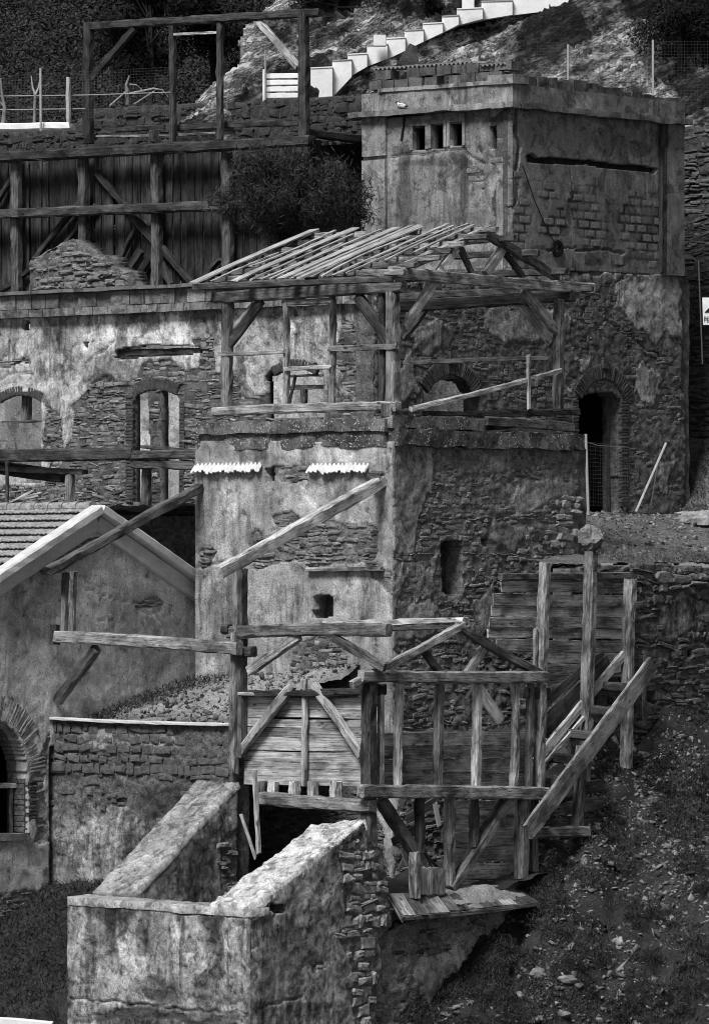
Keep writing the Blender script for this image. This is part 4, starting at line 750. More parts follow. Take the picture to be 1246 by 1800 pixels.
wall(tw, 'side_wall', 'x', 0, [(690, 776), (1015, 776), (1020, 905), (1015, 1000), (1015, 1640), (690, 1640)], holes=[[(776, 1040), (775, 955), (782, 950), (810, 951), (813, 965), (812, 1044), (795, 1050)], [(846, 962), (845, 948), (858, 948), (858, 962)]],
     patches=[[(680, 770), (756, 770), (752, 850), (740, 900), (725, 960), (700, 980), (680, 960)], [(700, 1060), (750, 1040), (780, 1075), (760, 1120), (700, 1130)], [(900, 860), (1000, 830), (1015, 850), (960, 890), (910, 900)], [(690, 980), (700, 1000), (700, 1240), (690, 1240)], [(830, 800), (880, 790), (900, 830), (850, 850)], [(830, 1050), (870, 1030), (880, 1100), (840, 1120)], [(720, 1000), (770, 990), (765, 1030), (725, 1040)], [(870, 900), (930, 920), (900, 960), (865, 940)]],
     tones=[(720, 860, 30, 90, .8), (800, 1000, 90, 60, 1.1), (890, 960, 60, 50, .8), (940, 880, 60, 30, 1.3)], default=0, mat=M_TOWR, res=.04, thick=.45, relief=.03, pth=.03, seed=611, noisy=.26, stones=dict(rowh=(.045, .16), wid=(.09, .36), proud=.022, mat=ST_MIDL, dens=.7))
lay_stones(tw, 'x', .02, [UV('x', 0, *p) for p in ((968, 868), (1022, 868), (1022, 1010), (965, 1010))], [], None, rowh=(.24, .32), wid=(.36, .6), proud=.07, mat=ST_LITE, seed=615, name='quoin')
rbox(tw, 'core', (TXL+.05, .42, 4.5), (-.47, TYR-.05, zs(770)), M_FACB, .6, .01, 620, m=0, t=.5); rbox(tw, 'rear_wall', (TXL+.02, TYR-.04, 4.5), (-.02, TYR+.3, zs(780)), M_FACB, .5, .03, 621, m=0)  # core: inner block added to stop light; shows dark through the wall holes
rbox(tw, 'slab_layer', (TXL+.02, -.05, zs(784)), (-.13, .6, zs(757)), M_AGG, .06, .045, 622, t=.75); rbox(tw, 'slab_layer', (TXL+.12, -.12, zs(757)+.004), (-.10, .8, zs(735)), M_AGG, .06, .035, 623)
rbox(tw, 'slab_layer', (-.5, -.02, zs(782)), (.14, TYR+.05, zs(753)), M_AGG, .06, .045, 624, t=.8); rbox(tw, 'slab_layer', (-.6, -.06, zs(753)+.004), (.06, 2.9, zs(731)), M_AGG, .06, .035, 625, t=1.0)
rbox(tw, 'roof_deck', (TXL+.3, .8, zs(760)), (-.62, TYR, zs(740)), M_AGG, .3, .02, 626)
for a, b_ in ((344, 464), (546, 651)):
    p0 = PY(-.02, a, 815); corr(tw, 'corrugated_sheet', p0, (UV('y', 0, b_, 820)[0]-p0[0], 0, -.01), (0, -.16, -.17), 3, .028, .115, M_SHEET, .025, .32)
bm(tw, 'ledge_board', 'y', -.1, (540, 1001), (672, 1000), .12, .09, W_MID); beam(tw, 'corbel', PY(-.02, 664, 838), PY(-.3, 656, 840), .3, .24, W_DARK)

# ================================================ PAVILION
pv = thing('timber_pavilion', 'open timber pavilion with bare rafters and a few roof boards left, on the tower', 'pavilion', (-2.6, 3, zs(735)))
y0, x0_, y1 = .14, -.14, TYR-.2
bm(pv, 'post', 'y', y0, (399, 716), (401, 525), .21, .21, W_MID); bm(pv, 'stud', 'y', y0, (503, 712), (503, 528), .12, .12, W_MID); bm(pv, 'stud', 'y', y0, (584, 710), (585, 520), .12, .12, W_MID)
beam(pv, 'post', (-.14, .14, zs(726)), (-.14, .14, zs(490)), .25, .25, W_MID); beam(pv, 'post', (-.42, .2, zs(724)), (-.42, .2, zs(500)), .14, .2, W_DARK)
bm(pv, 'plate', 'y', y0-.02, (377, 524), (708, 503), .22, .25, W_DARK); bm(pv, 'plate', 'y', y0-.02, (377, 506), (690, 492), .2, .1, W_DARK)
bm(pv, 'brace', 'y', y0, (460, 528), (404, 605), .12, .2, W_DARK); bm(pv, 'brace', 'y', y0, (628, 520), (682, 600), .14, .24, W_DARK); bm(pv, 'brace', 'y', y0+.1, (446, 535), (408, 580), .1, .1, W_MID)
for a, b_, h_ in (((385, 622), (500, 617), .09), ((500, 649), (580, 645), .09), ((579, 613), (698, 608), .12)): bm(pv, 'rail', 'y', y0-.08, a, b_, .07, h_, W_LITE if h_ < .1 else W_MID)
bm(pv, 'header', 'y', y0, (498, 532), (582, 529), .1, .12, W_MID); bm(pv, 'sill', 'y', y0-.05, (378, 724), (700, 714), .22, .2, W_MID); bm(pv, 'prop', 'y', y0+.1, (508, 712), (520, 660), .06, .06, W_DARK)
bm(pv, 'post', 'x', x0_, (981, 722), (982, 525), .2, .2, W_MID); bm(pv, 'tie_beam', 'x', x0_+.1, (686, 478), (1041, 507), .14, .24, W_MID)
bm(pv, 'plate', 'y', y1, (668, 541), (1008, 519), .2, .26, W_DARK); bm(pv, 'brace', 'y', y1, (748, 540), (708, 592), .12, .2, W_DARK); bm(pv, 'brace', 'y', y1, (912, 530), (970, 604), .12, .2, W_DARK); bm(pv, 'post', 'y', y1, (676, 715), (676, 540), .2, .2, W_DARK)
bm(pv, 'brace', 'x', x0_, (800, 436), (711, 578), .13, .2, W_LITE); bm(pv, 'brace', 'x', x0_, (919, 508), (981, 586), .13, .2, W_MID)
bm(pv, 'principal_rafter', 'x', x0_, (681, 482), (860, 402), .13, .2, W_MID); bm(pv, 'principal_rafter', 'x', x0_, (842, 404), (980, 488), .13, .2, W_DARK)
bm(pv, 'strut', 'x', x0_-.05, (806, 430), (828, 478), .1, .14, W_DARK); bm(pv, 'strut', 'x', x0_-.05, (882, 438), (853, 482), .12, .2, W_LITE); bm(pv, 'strut', 'x', x0_-.05, (884, 440), (918, 486), .1, .14, W_DARK)
bm(pv, 'principal_rafter', 'x', -4.9, (405, 495), (560, 412), .13, .18, W_DARK); bm(pv, 'principal_rafter', 'x', -2.6, (540, 490), (706, 408), .13, .18, W_DARK)
EL, ER, RL, RR = PY(-.55, 337, 497), PY(-.55, 690, 482), PY(2.95, 545, 407), PY(2.95, 882, 395)
for i in range(8):
    t_ = i/7; a = EL*(1-t_)+RL*t_; b_ = ER*(1-t_)+RR*t_; a = a+np.array([.15*random.random(), 0, 0]); beam(pv, 'purlin', a-np.array([0, 0, .1]), b_-np.array([.12*(i % 3), 0, .1]), .1, .12, W_DARK if i % 2 == 0 else W_MID)
BR = np.array([ER[0], 6.5, ER[2]]); BL = np.array([EL[0], 6.5, EL[2]])
for i in range(1, 5):
    t_ = i/4; a = RL*(1-t_)+BL*t_; b_ = RR*(1-t_)+PX(.35, [0, 905, 945, 996, 1040][i], [0, 418, 444, 477, 507][i])*t_ if False else PX(.3, [0, 905, 945, 996, 1040][i], [0, 418, 444, 477, 507][i])
    a[1] = b_[1]; a[2] = b_[2]; beam(pv, 'purlin', a, b_, .13, .15, W_DARK)
SL = lambda p, s: (EL*(1-p)+ER*p)*(1-s)+(RL*(1-p)+RR*p)*s
for p, wd, s0, s1 in ((.02, .27, -.02, 1.02), (.225, .25, -.01, 1.03), (.245+.055, .07, .0, .9), (.40, .07, 0, .98), (.455, .24, -.01, 1.0), (.55, .22, .0, 1.04), (.60, .06, 0, 1.0), (.70, .10, .02, 1.05), (.745, .05, .05, 1.0), (.10, .06, .0, .55), (.135, .09, .3, 1.0), (.35, .10, .0, .7), (.505, .12, .02, 1.02), (.65, .09, .0, .8), (.80, .07, .3, 1.03), (.86, .09, .45, 1.0)):
    beam(pv, 'roof_board', SL(p, s0)+np.array([0, 0, .012]), SL(p+random.uniform(-.012, .012), s1)+np.array([0, 0, .012]), wd, .035, W_ROOF, rough=.8)
bm(pv, 'rail', 'y', y1-.1, (709, 638), (972, 629), .07, .09, W_DARK)
bm(pv, 'fallen_rail', 'x', x0_+.1, (722, 719), (984, 652), .1, .11, W_LITE); bm(pv, 'stake', 'x', x0_+.15, (929, 718), (928, 625), .06, .07, W_LITE)
bm(pv, 'sill', 'x', x0_+.05, (745, 727), (930, 722), .1, .1, W_DARK); bm(pv, 'sill', 'x', x0_+.05, (834, 729), (1016, 723), .12, .13, W_DARK); bm(pv, 'sill', 'x', x0_+.15, (854, 740), (1006, 752), .12, .2, W_DARK); bm(pv, 'sill', 'x', x0_+.0, (860, 752), (1000, 738), .2, .12, W_DARK)
beam(pv, 'corner_block', (-.16, .1, zs(733)), (-.16, .1, zs(708)), .3, .34, W_DARK)

# ================================================ WALKWAY between gable house and facade
wk = thing('timber_walkway', 'heavy timber walkway beams on short posts in front of the peeling facade', 'timber structure', PY(3.5, 180, 890))
bm(wk, 'beam', 'y', 3.4, (-40, 801), (238, 797), .25, .28, W_DARK); bm(wk, 'beam', 'y', 3.4, (236, 800), (349, 798), .25, .2, W_DARK); bm(wk, 'beam', 'y', 3.45, (236, 816), (349, 819), .25, .2, W_DARK)
bm(wk, 'beam', 'y', 3.8, (-60, 810), (115, 838), .3, .3, W_BLACK); bm(wk, 'beam', 'y', 3.6, (-40, 822), (150, 830), .2, .12, W_DARK)
bm(wk, 'post', 'y', 3.6, (124, 920), (124, 834), .19, .19, W_MID); bm(wk, 'post', 'y', 3.6, (258, 895), (258, 824), .19, .19, W_DARK); bm(wk, 'post', 'y', 3.2, (13, 900), (13, 812), .07, .07, W_DARK)
bm(wk, 'ground_beam', 'y', 3.3, (226, 900), (350, 903), .25, .17, W_DARK); bm(wk, 'beam', 'y', 3.9, (250, 785), (345, 792), .1, .08, W_DARK)
for a, b_, l_ in (((18, 885), (62, 862), 'steepest pale broken plank heaped at the foot of the facade'), ((25, 880), (75, 866), 'longest pale broken plank heaped at the foot of the facade'), ((40, 878), (70, 872), 'short flat broken plank on the heap at the facade foot')): tag(bm(None, 'broken_plank', 'y', 5.4, a, b_, .12, .05, W_LITE), l_, 'plank')
t = thing('block_plinth', 'dark block wall under the walkway behind the gable roof', 'wall', PY(3.0, 290, 980))
wall(t, 'core', 'y', 3.0, [(200, 905), (348, 908), (348, 1040), (200, 1040)], default=0, mat=M_FACB, relief=.03, seed=641, stones=dict(rowh=(.2, .34), wid=(.3, .6), proud=.05, mat=ST_DARK))

# ================================================ GABLE HOUSE
XG = -5.85; gh = thing('gabled_house', 'plastered stone house with tiled gable roof and large brick arch', 'building', (XG, -2.7, 6))
M_VERGE = plain_mat('pale_verge', .42, .66, 4, .2); M_GABB = plain_mat('gable_band', .34, .56, 2.2, .2)
arc = [(-20+1.2*55.6*math.cos(math.radians(k)), 1365-1.2*86*math.sin(math.radians(k))) for k in range(0, 181, 10)]
wall(gh, 'gable_wall', 'x', XG, [(-110, 1082), (165, 905), (347, 1032), (347, 1310), (84, 1310), (84, 1640), (-110, 1660)], holes=[[(47, 1468)]+arc+[(-87, 1468)]],
     patches=[[(75, 1000), (110, 965), (160, 940), (180, 945), (150, 980), (110, 1010), (80, 1012)], [(-110, 1600), (84, 1560), (84, 1680), (-110, 1680)], [(84, 1290), (84, 1480), (58, 1480), (60, 1370)], [(235, 1068), (280, 1058), (288, 1072), (260, 1080)]],
     tones=[(280, 1000, 70, 40, 1.35), (150, 930, 120, 30, 1.25), (220, 1050, 60, 50, .75), (60, 1060, 60, 70, .7), (260, 1130, 80, 50, .8), (190, 1215, 80, 16, 1.35), (60, 1200, 40, 40, 1.15), (30, 1130, 40, 40, .85), (65, 1330, 12, 60, 1.3)],
     cracks=[([(135, 1030), (180, 1045), (250, 1065), (290, 1060)], .02, .035), ([(240, 1070), (262, 1078), (280, 1072)], .05, .05), ([(170, 1090), (205, 1092)], .02, .03)], default=1, mat=M_GAB, res=.04, thick=.55, relief=.018, pth=.035, seed=651, stones=dict(rowh=(.07, .15), wid=(.14, .4), proud=.03, mat=ST_MID))
arch_bricks(gh, 'x', XG, -20, 1365, 1.22, 1.72, 2, 92, 30, ST_BRL); jamb_bricks(gh, 'x', XG, 55, 1466, 1368, .26, ST_BRICK, du=1)
# reveal of bricks inside the arch, sill and window bars
for k in range(10): rbox(gh, 'reveal_brick', (XG-.5, UV('x', XG, 47, 1400)[0]-.04, PX(XG, 47, 1462-k*9.5)[2]), (XG-.03, UV('x', XG, 47, 1400)[0]+.02, PX(XG, 47, 1454-k*9.5)[2]), M_RET, .12, .01, 660+k, m=0)
rbox(gh, 'window_sill', (XG-.5, UV('x', XG, -90, 1470)[0], PX(XG, 0, 1478)[2]), (XG+.1, UV('x', XG, 48, 1470)[0], PX(XG, 0, 1466)[2]), M_CON, .15, .015, 671, t=.9)
bm(gh, 'window_bar', 'x', XG-.3, (-60, 1382), (34, 1381), .1, .1, W_LITE); bm(gh, 'window_post', 'x', XG-.3, (20, 1466), (20, 1385), .06, .06, W_MID)
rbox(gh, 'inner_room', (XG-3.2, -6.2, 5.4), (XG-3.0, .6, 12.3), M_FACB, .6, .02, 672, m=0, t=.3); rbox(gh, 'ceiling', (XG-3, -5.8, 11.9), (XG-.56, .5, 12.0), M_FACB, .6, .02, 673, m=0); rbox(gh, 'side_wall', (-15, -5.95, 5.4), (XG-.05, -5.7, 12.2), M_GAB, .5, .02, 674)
rbox(gh, 'side_wall', (-15, .35, 7), (XG-.05, .6, 12.2), M_GAB, .5, .02, 675)
AP = PX(XG, 165, 897); RE = PX(XG, 346, 1024); LE = np.array([XG, 2*AP[1]-RE[1], RE[2]])
rf = surf(gh, 'roof', [LE-np.array([0, 0, .03]), LE-np.array([9, 0, .03]), AP-np.array([9, 0, .03]), AP-np.array([0, 0, .03])], M_TILE, .3, .0, 1, 680); surf(gh, 'roof', [RE-np.array([0, 0, .03]), AP-np.array([0, 0, .03]), AP-np.array([9, 0, .03]), RE-np.array([9, 0, .03])], M_TILE, .3, 0, 1, 681)
off = np.array([.06, 0, -.27]); beam(gh, 'verge_band', LE+off-np.array([0, .3, .11]), AP+off, .16, .34, M_GABB, rough=.2); beam(gh, 'verge_band', AP+off, RE+off+np.array([0, .1, -.05]), .16, .34, M_GABB, rough=.2)
off = np.array([.13, 0, .02]); beam(gh, 'verge', LE+off-np.array([0, .25, .11]), AP+off+np.array([0, -.02, .0]), .34, .2, M_VERGE, rough=.3); beam(gh, 'verge', AP+off+np.array([0, .02, 0]), RE+off+np.array([0, .1, -.05]), .34, .2, M_VERGE, rough=.3)
V, Fc = [], []; ns = 8
for j, (yy, zz) in enumerate(((0, .085), (.42, .012))):
    for s in (0, 1):
        for i in range(ns+1): u = i/ns; V.append((u*.25, yy, zz+.028*abs(math.sin(u*6.2832))**.8*(1 if u < .5 else .7)-s*.018))
k = ns+1
for i in range(ns): Fc += [(i, i+1, 2*k+i+1, 2*k+i), (k+i, 3*k+i, 3*k+i+1, k+i+1), (i, k+i, k+i+1, i+1)]
tile = mesh(V, Fc); tile.materials.append(M_TILE)
up = (AP-LE)/np.linalg.norm(AP-LE); sl = np.linalg.norm(AP-LE); nrm = np.cross(np.array([-1, 0, 0]), up); nrm = nrm if nrm[2] > 0 else -nrm
for row in range(int(sl/.36)+1):
    for cidx in range(22):
        p = LE+up*(row*.36)+np.array([-.06-cidx*.235, 0, 0])+nrm*(.01+.006*random.random())
        if row*.36+.42 > sl+.1: continue
        mw = Matrix(((-1, up[0], nrm[0], p[0]), (0, up[1], nrm[1], p[1]), (0, up[2], nrm[2], p[2]), (0, 0, 0, 1))); link('roof_tile', tile, None, rf, mw)
for i in range(16):
    a = AP+np.array([-.02-i*.4, 0, .07]); tube(rf, 'ridge_tile', [a, a-np.array([.2, 0, 0]), a-np.array([.43, 0, -.0])], [.13, .115, .10], M_TILE, 10)

# ================================================ LEAN-TO FRAME
ln = thing('lean_to_frame', 'skeleton lean-to of long sloping rafters propped against the tower', 'timber structure', PY(-4.1, 415, 1360))
a = PY(-.06, 672, 846); beam(ln, 'rafter', a, PX(a[0], 385, 1007), .2, .26, W_LITE); a = PY(-.06, 352, 857); beam(ln, 'rafter', a, PX(a[0], 86, 1004), .2, .2, W_DARK)
bm(ln, 'post', 'y', -4.1, (411, 1360), (415, 1112), .14, .2, W_MID); bm(ln, 'post', 'y', -4.0, (424, 1330), (427, 1000), .12, .2, W_DARK); bm(ln, 'post', 'y', -4.1, (416, 1110), (416, 992), .1, .14, W_MID)
bm(ln, 'beam', 'y', -4.25, (99, 1119), (421, 1141), .22, .25, W_MID); bm(ln, 'post', 'y', -4.2, (113, 1112), (116, 1006), .12, .14, W_MID); bm(ln, 'post', 'y', -4.15, (128, 1112), (130, 1004), .12, .14, W_MID)
bm(ln, 'block', 'y', -4.2, (97, 1132), (97, 1098), .2, .2, W_DARK); beam(ln, 'brace', PY(-4.2, 170, 1140), PX(XG+.12, 102, 1232), .16, .22, W_DARK)
bm(ln, 'block', 'y', -4.1, (393, 1106), (405, 1106), .2, .2, W_BLACK); bm(ln, 'block', 'y', -4.0, (430, 1146), (446, 1146), .2, .22, W_BLACK)

# ================================================ SHED
XS = UV('y', -4.0, 650, 1300)[0]; sh = thing('timber_shed', 'tall half-collapsed timber ore shed with open gable truss and board walls', 'shed', (XS-1.5, -2, 6))
bm(sh, 'plate', 'y', -4.05, (403, 1112), (684, 1108), .22, .25, W_MID); bm(sh, 'brace', 'y', -4.05, (525, 1118), (438, 1180), .12, .2, W_MID); bm(sh, 'brace', 'y', -4.05, (586, 1120), (676, 1174), .12, .18, W_DARK)
bm(sh, 'plate', 'y', -4.0, (403, 1219), (450, 1220), .2, .07, W_LITE); bm(sh, 'plate', 'y', -3.95, (430, 1219), (650, 1214), .2, .14, W_BLACK)
v = 1380; r = np.random.default_rng(71)
for hpx in (43, 18, 25, 17, 15, 16, 22):
    bm(sh, 'wall_board', 'y', -3.85+r.normal(0, .012), (430, v-hpx/2), (648, v-hpx/2+3), .04, (hpx-1)/86, W_PLANK, rough=.5); v -= hpx
bm(sh, 'brace', 'y', -4.0, (515, 1204), (421, 1326), .14, .19, W_MID); bm(sh, 'brace', 'y', -4.0, (552, 1204), (638, 1330), .14, .17, W_LITE); bm(sh, 'stud', 'y', -3.98, (534, 1382), (536, 1196), .1, .1, W_LITE)
beam(sh, 'post', (XS, -4.0, PY(-4, 650, 1500)[2]), (XS, -4.0, PY(-4, 650, 1200)[2]), .26, .26, W_DARK); bm(sh, 'post', 'x', XS, (668, 1388), (668, 1205), .12, .12, W_MID)
bm(sh, 'beam', 'y', -4.1, (457, 1403), (655, 1418), .26, .27, W_MID)
for px in (462, 481, 518, 550, 590): bm(sh, 'joist_end', 'y', -4.0, (px, 1406), (px, 1374), .18, .2, W_LITE if px % 3 else W_MID)
bm(sh, 'tie_beam', 'x', XS+.05, (634, 1188), (958, 1190), .2, .24, W_MID); bm(sh, 'rafter', 'x', XS, (618, 1204), (814, 1098), .14, .17, W_MID); bm(sh, 'rafter', 'x', XS, (803, 1100), (956, 1188), .14, .17, W_DARK)
bm(sh, 'strut', 'x', XS-.05, (740, 1138), (772, 1182), .12, .16, W_DARK); bm(sh, 'strut', 'x', XS-.05, (850, 1140), (820, 1184), .12, .18, W_LITE)
rp = PX(XS, 818, 1090); yr_ = rp[1]; beam(sh, 'ridge_beam', rp, PY(yr_, 572, 1096), .2, .12, W_LITE); beam(sh, 'ridge_board', PX(XS, 812, 1101), PY(yr_, 590, 1106), .1, .08, W_BLACK)
for px, w_, m_ in ((703, .15, W_LITE), (772, .17, W_MID), (840, .17, W_LITE), (905, .15, W_MID), (932, .14, W_DARK), (950, .2, W_MID)): bm(sh, 'stud', 'x', XS, (px-4, 1390), (px, 1202), w_, w_, m_)
v = 1386
for hpx in (27, 24, 23, 24): bm(sh, 'wall_board', 'x', XS-.3+r.normal(0, .015), (655, v-hpx/2), (930, v-hpx/2-2), .04, (hpx-1)/86, W_PLANKL, rough=.5); v -= hpx
bm(sh, 'sill_beam', 'x', XS+.08, (634, 1391), (959, 1395), .22, .27, W_MID)
bm(sh, 'brace', 'x', XS-.1, (668, 1405), (742, 1520), .2, .26, W_DARK); bm(sh, 'brace', 'x', XS, (896, 1405), (793, 1562), .16, .2, W_MID); bm(sh, 'brace', 'x', XS-.1, (880, 1405), (800, 1540), .1, .12, W_DARK)
for px, yb_, w_ in ((737, 1500, .17), (790, 1555, .2), (832, 1490, .17), (916, 1545, .26), (938, 1530, .15)): bm(sh, 'lower_post', 'x', XS-.05, (px, yb_), (px, 1402), w_, w_, W_MID if w_ > .18 else W_DARK)
v = 1575
for hpx in (30, 28, 27, 27, 30, 26): bm(sh, 'lower_board', 'x', XS-.45+r.normal(0, .015), (795, v-hpx/2), (945, v-hpx/2-2), .04, (hpx-1)/86, W_PLANKL, rough=.6); v -= hpx
bm(sh, 'block', 'x', XS-.05, (925, 1218), (960, 1220), .24, .26, W_BLACK); bm(sh, 'block', 'x', XS-.05, (640, 1212), (672, 1213), .24, .24, W_BLACK)
LBL = ['wide pale board leaning diagonally behind the shed studs', 'thin dark strip lying across the shed wall boards', 'long grey batten resting along the top of the shed boards', 'grey board tilted up under the shed sill beam', 'dark board slanting in the debris beside the broken wall', 'thin dark lath leaning by the hopper', 'thinnest dark lath standing behind the hopper', 'short pale board upright beside the rubble wall end']
for a, b_, m_, z_ in (((840, 1210), (880, 1270), W_LITE, .3), ((850, 1282), (920, 1262), W_DARK, .06), ((700, 1288), (920, 1286), W_MID, .05), ((715, 1440), (770, 1405), W_MID, .2), ((690, 1480), (740, 1450), W_DARK, .18), ((735, 1490), (775, 1530), W_DARK, .05), ((742, 1480), (760, 1530), W_DARK, .04), ((700, 1530), (720, 1490), W_LITE, .1)):
    tag(bm(None, 'loose_board', 'x', XS-.9, a, b_, .04, z_, m_), LBL.pop(0), 'board')
tag(bm(None, 'loose_board', 'x', XS-.35, (764, 1412), (772, 1452), .03, .13, M_WHITE, rough=.5), 'short white board hanging under the shed floor', 'board'); tag(bm(None, 'loose_board', 'x', XS-.35, (706, 1492), (716, 1520), .03, .1, M_WHITE, rough=.5), 'small white board standing among the shed debris', 'board')
bx_ = thing('board_hopper', 'small upright board hopper standing on the wooden platform', 'hopper', PX(XS+.2, 755, 1575))
bm(bx_, 'post', 'x', XS+.25, (729, 1578), (729, 1498), .2, .14, W_MID)
for i in range(4): bm(bx_, 'board', 'x', XS+.2, (743+i*11, 1572), (743+i*11, 1525+random.uniform(-2, 2)), .05, .19, W_PLANK)
pf = thing('wooden_platform', 'sagging board platform with grit on it below the shed', 'platform', PX(3.4, 800, 1590)); Z0 = np.array([0, 0, .01])
BLp, FLp, FRp, BRp = PX(2.75, 684, 1572), PX(3.4, 708, 1612), PX(3.4, 945, 1586), PX(2.75, 905, 1562)
pl_ = np.linalg.norm(FRp-FLp)/12
for i in range(12): t_ = (i+.5)/12; beam(pf, 'board', BLp*(1-t_)+BRp*t_, FLp*(1-t_)+FRp*t_+np.array([random.uniform(-.06, .03), 0, 0]), pl_*.99, .04, W_DARK if i % 3 else W_PLANK, rough=.5)
beam(pf, 'edge_board', FLp-Z0*3, FRp-Z0*3, .04, .09, W_DARK); beam(pf, 'edge_board', BLp-Z0*4, FLp-Z0*4, .04, .14, W_DARK)
gb = lambda t_, u_: (BLp*(1-t_)+FLp*t_)*(1-u_)+(BRp*(1-t_)+FRp*t_)*u_
o = surf(None, 'grit_heap', [gb(.75, .4)+Z0*2, gb(.75, 1.0)+Z0*2, gb(-.35, 1.0)+Z0*2, gb(-.35, .4)+Z0*2], EARTH, .04, .06, 4, 750, fn=lambda s, q, P: .16*np.sin(np.pi*s)**1.2*np.sin(np.pi*q)**1.1*(1+.5*fbm(P[..., 0]*2, P[..., 1]*2, 0, 3, 751))-.02); tag(o, 'low heap of grey grit spilled on the platform', 'heap')
tag(bm(None, 'leaning_stake', 'y', -4.6, (455, 1500), (447, 1353), .07, .1, W_LITE), 'pale squared stake standing before the shed joists', 'stake'); tag(bm(None, 'leaning_stick', 'y', -4.7, (449, 1508), (424, 1432), .05, .06, W_LITE), 'split stick leaning beside the pale stake', 'stick')

# ================================================ CHUTE
ch = thing('timber_chute', 'sloping timber chute with tall posts and plank backing on the slope', 'chute', PX(2.6, 1030, 1450))
bm(ch, 'stringer', 'x', 3.1, (928, 1462), (1146, 1168), .09, .40, W_MID); bm(ch, 'stringer', 'x', 3.0, (960, 1405), (1140, 1180), .06, .1, W_DARK); bm(ch, 'stringer', 'x', 2.2, (940, 1340), (1096, 1150), .08, .2, W_LITE); bm(ch, 'stringer', 'x', 2.3, (945, 1355), (1025, 1262), .06, .09, W_LITE)
for i in range(6):
    t_ = (i+.6)/6; p = PX(3.05, 945+t_*185, 1425-t_*252); q = p.copy(); q[0] = 2.2; p[2] -= .24; q[2] -= .2; beam(ch, 'cross_log', p, q, .2, .2, W_BLACK)
bm(ch, 'floor_board', 'x', 2.05, (945, 1290), (1070, 1165), .05, .42, W_DARK); bm(ch, 'floor_board', 'x', 2.0, (945, 1250), (1060, 1150), .04, .2, W_DARK)
for a, b_, h_, m_ in (((955, 1196), (1095, 1180), .2, W_PLANK), ((955, 1216), (1095, 1172), .17, W_LITE), ((960, 1228), (1092, 1160), .08, W_LITE), ((958, 1180), (1098, 1168), .17, W_PLANK)): bm(ch, 'side_board', 'x', 1.95, a, b_, .04, h_, m_)
v = 1008
for i, hpx in enumerate((14, 20, 22, 20, 20, 18, 22, 22, 22)):
    l_ = (880 if i < 2 else 872-i*3) if i < 6 else (872 if i == 6 else 955); bm(ch, 'backing_board', 'x', 1.75+r.normal(0, .015), (l_, v+hpx/2), (1108, v+hpx/2+3), .05, (hpx-1)/85, W_PLANKL, rough=.7); v += hpx
bm(ch, 'backing_beam', 'x', 1.85, (880, 1014), (1110, 1012), .12, .15, W_DARK)
bm(ch, 'post', 'x', 2.1, (948, 1390), (958, 990), .21, .21, W_MID); bm(ch, 'post', 'x', 2.25, (1020, 1470), (1038, 970), .24, .24, W_MID); bm(ch, 'post', 'x', 2.25, (1100, 1350), (1107, 1018), .23, .23, W_MID); bm(ch, 'post', 'x', 2.05, (937, 1230), (941, 1105), .08, .08, W_MID)
bm(ch, 'post', 'x', 2.95, (1012, 1465), (1022, 1310), .2, .2, W_DARK); bm(ch, 'base_beam', 'x', 3.0, (934, 1466), (1032, 1461), .2, .22, W_MID); bm(ch, 'post', 'x', 1.8, (1132, 1275), (1133, 1145), .07, .07, W_DARK)
for i in range(3): bm(ch, 'lower_board', 'x', 2.7, (948, 1452-i*26), (1060-i*0, 1440-i*30), .04, .27, W_DARK)
tag(link('balanced_rock', rock_mesh(.5, .42, .52, np.random.default_rng(21), 22, 14), ST_MID, None, Matrix.Translation(PX(2.25, 1038, 948))), 'lumpy grey rock balanced on top of the tall chute post', 'rock')

# ================================================ RETAINING AND FRONT WALLS
t = thing('terrace_wall', 'rough stone retaining wall below the scree terrace, right of the chute', 'wall', PX(1.5, 1180, 1270))
wall(t, 'core', 'x', 1.5, [(1000, 1005), (1040, 992), (1100, 990), (1180, 992), (1250, 1000), (1400, 1012), (1400, 1320), (1150, 1330), (1000, 1480)], holes=[[(1207, 1154), (1207, 1142), (1218, 1142), (1218, 1154)], [(1135, 1232), (1135, 1215), (1152, 1213), (1154, 1240)]], default=0, patches=[[(1150, 1060), (1200, 1050), (1220, 1090), (1180, 1130), (1160, 1120)]], tones=[(1185, 1090, 60, 60, .7)], mat=M_RET, relief=.04, seed=701, noisy=.25, top_rag=.08, stones=dict(rowh=(.08, .25), wid=(.14, .5), proud=.045, mat=ST_DARK))
lay_stones(t, 'x', 1.52, [UV('x', 1.5, *p) for p in ((1150, 990), (1246, 1000), (1246, 1045), (1150, 1040))], [], None, rowh=(.24, .32), wid=(.4, .75), proud=.08, mat=ST_MID, seed=705, name='coping_block')
rw = thing('block_retaining_wall', 'stained retaining wall with dark block courses below the earth mound', 'wall', PY(-4, 240, 1600))
wall(rw, 'core', 'y', -4.0, [(80, 1264), (412, 1277), (412, 1640), (80, 1640)], default=0, patches=[[(80, 1440), (200, 1400), (260, 1460), (240, 1600), (170, 1640), (90, 1560)], [(150, 1275), (300, 1282), (280, 1312), (160, 1305)]], attr_t=.8, stones=dict(rowh=(.1, .3), wid=(.16, .5), proud=.03, mat=ST_DARK, dens=.3), tones=[(170, 1500, 60, 60, 1.5), (300, 1420, 80, 40, .5), (340, 1500, 40, 60, .5), (120, 1480, 30, 40, 1.3), (180, 1300, 60, 20, 1.5), (230, 1440, 40, 40, 1.3), (140, 1590, 30, 30, 1.5)], mat=M_RET, res=.035, relief=.05, pth=.03, seed=711, noisy=.3)
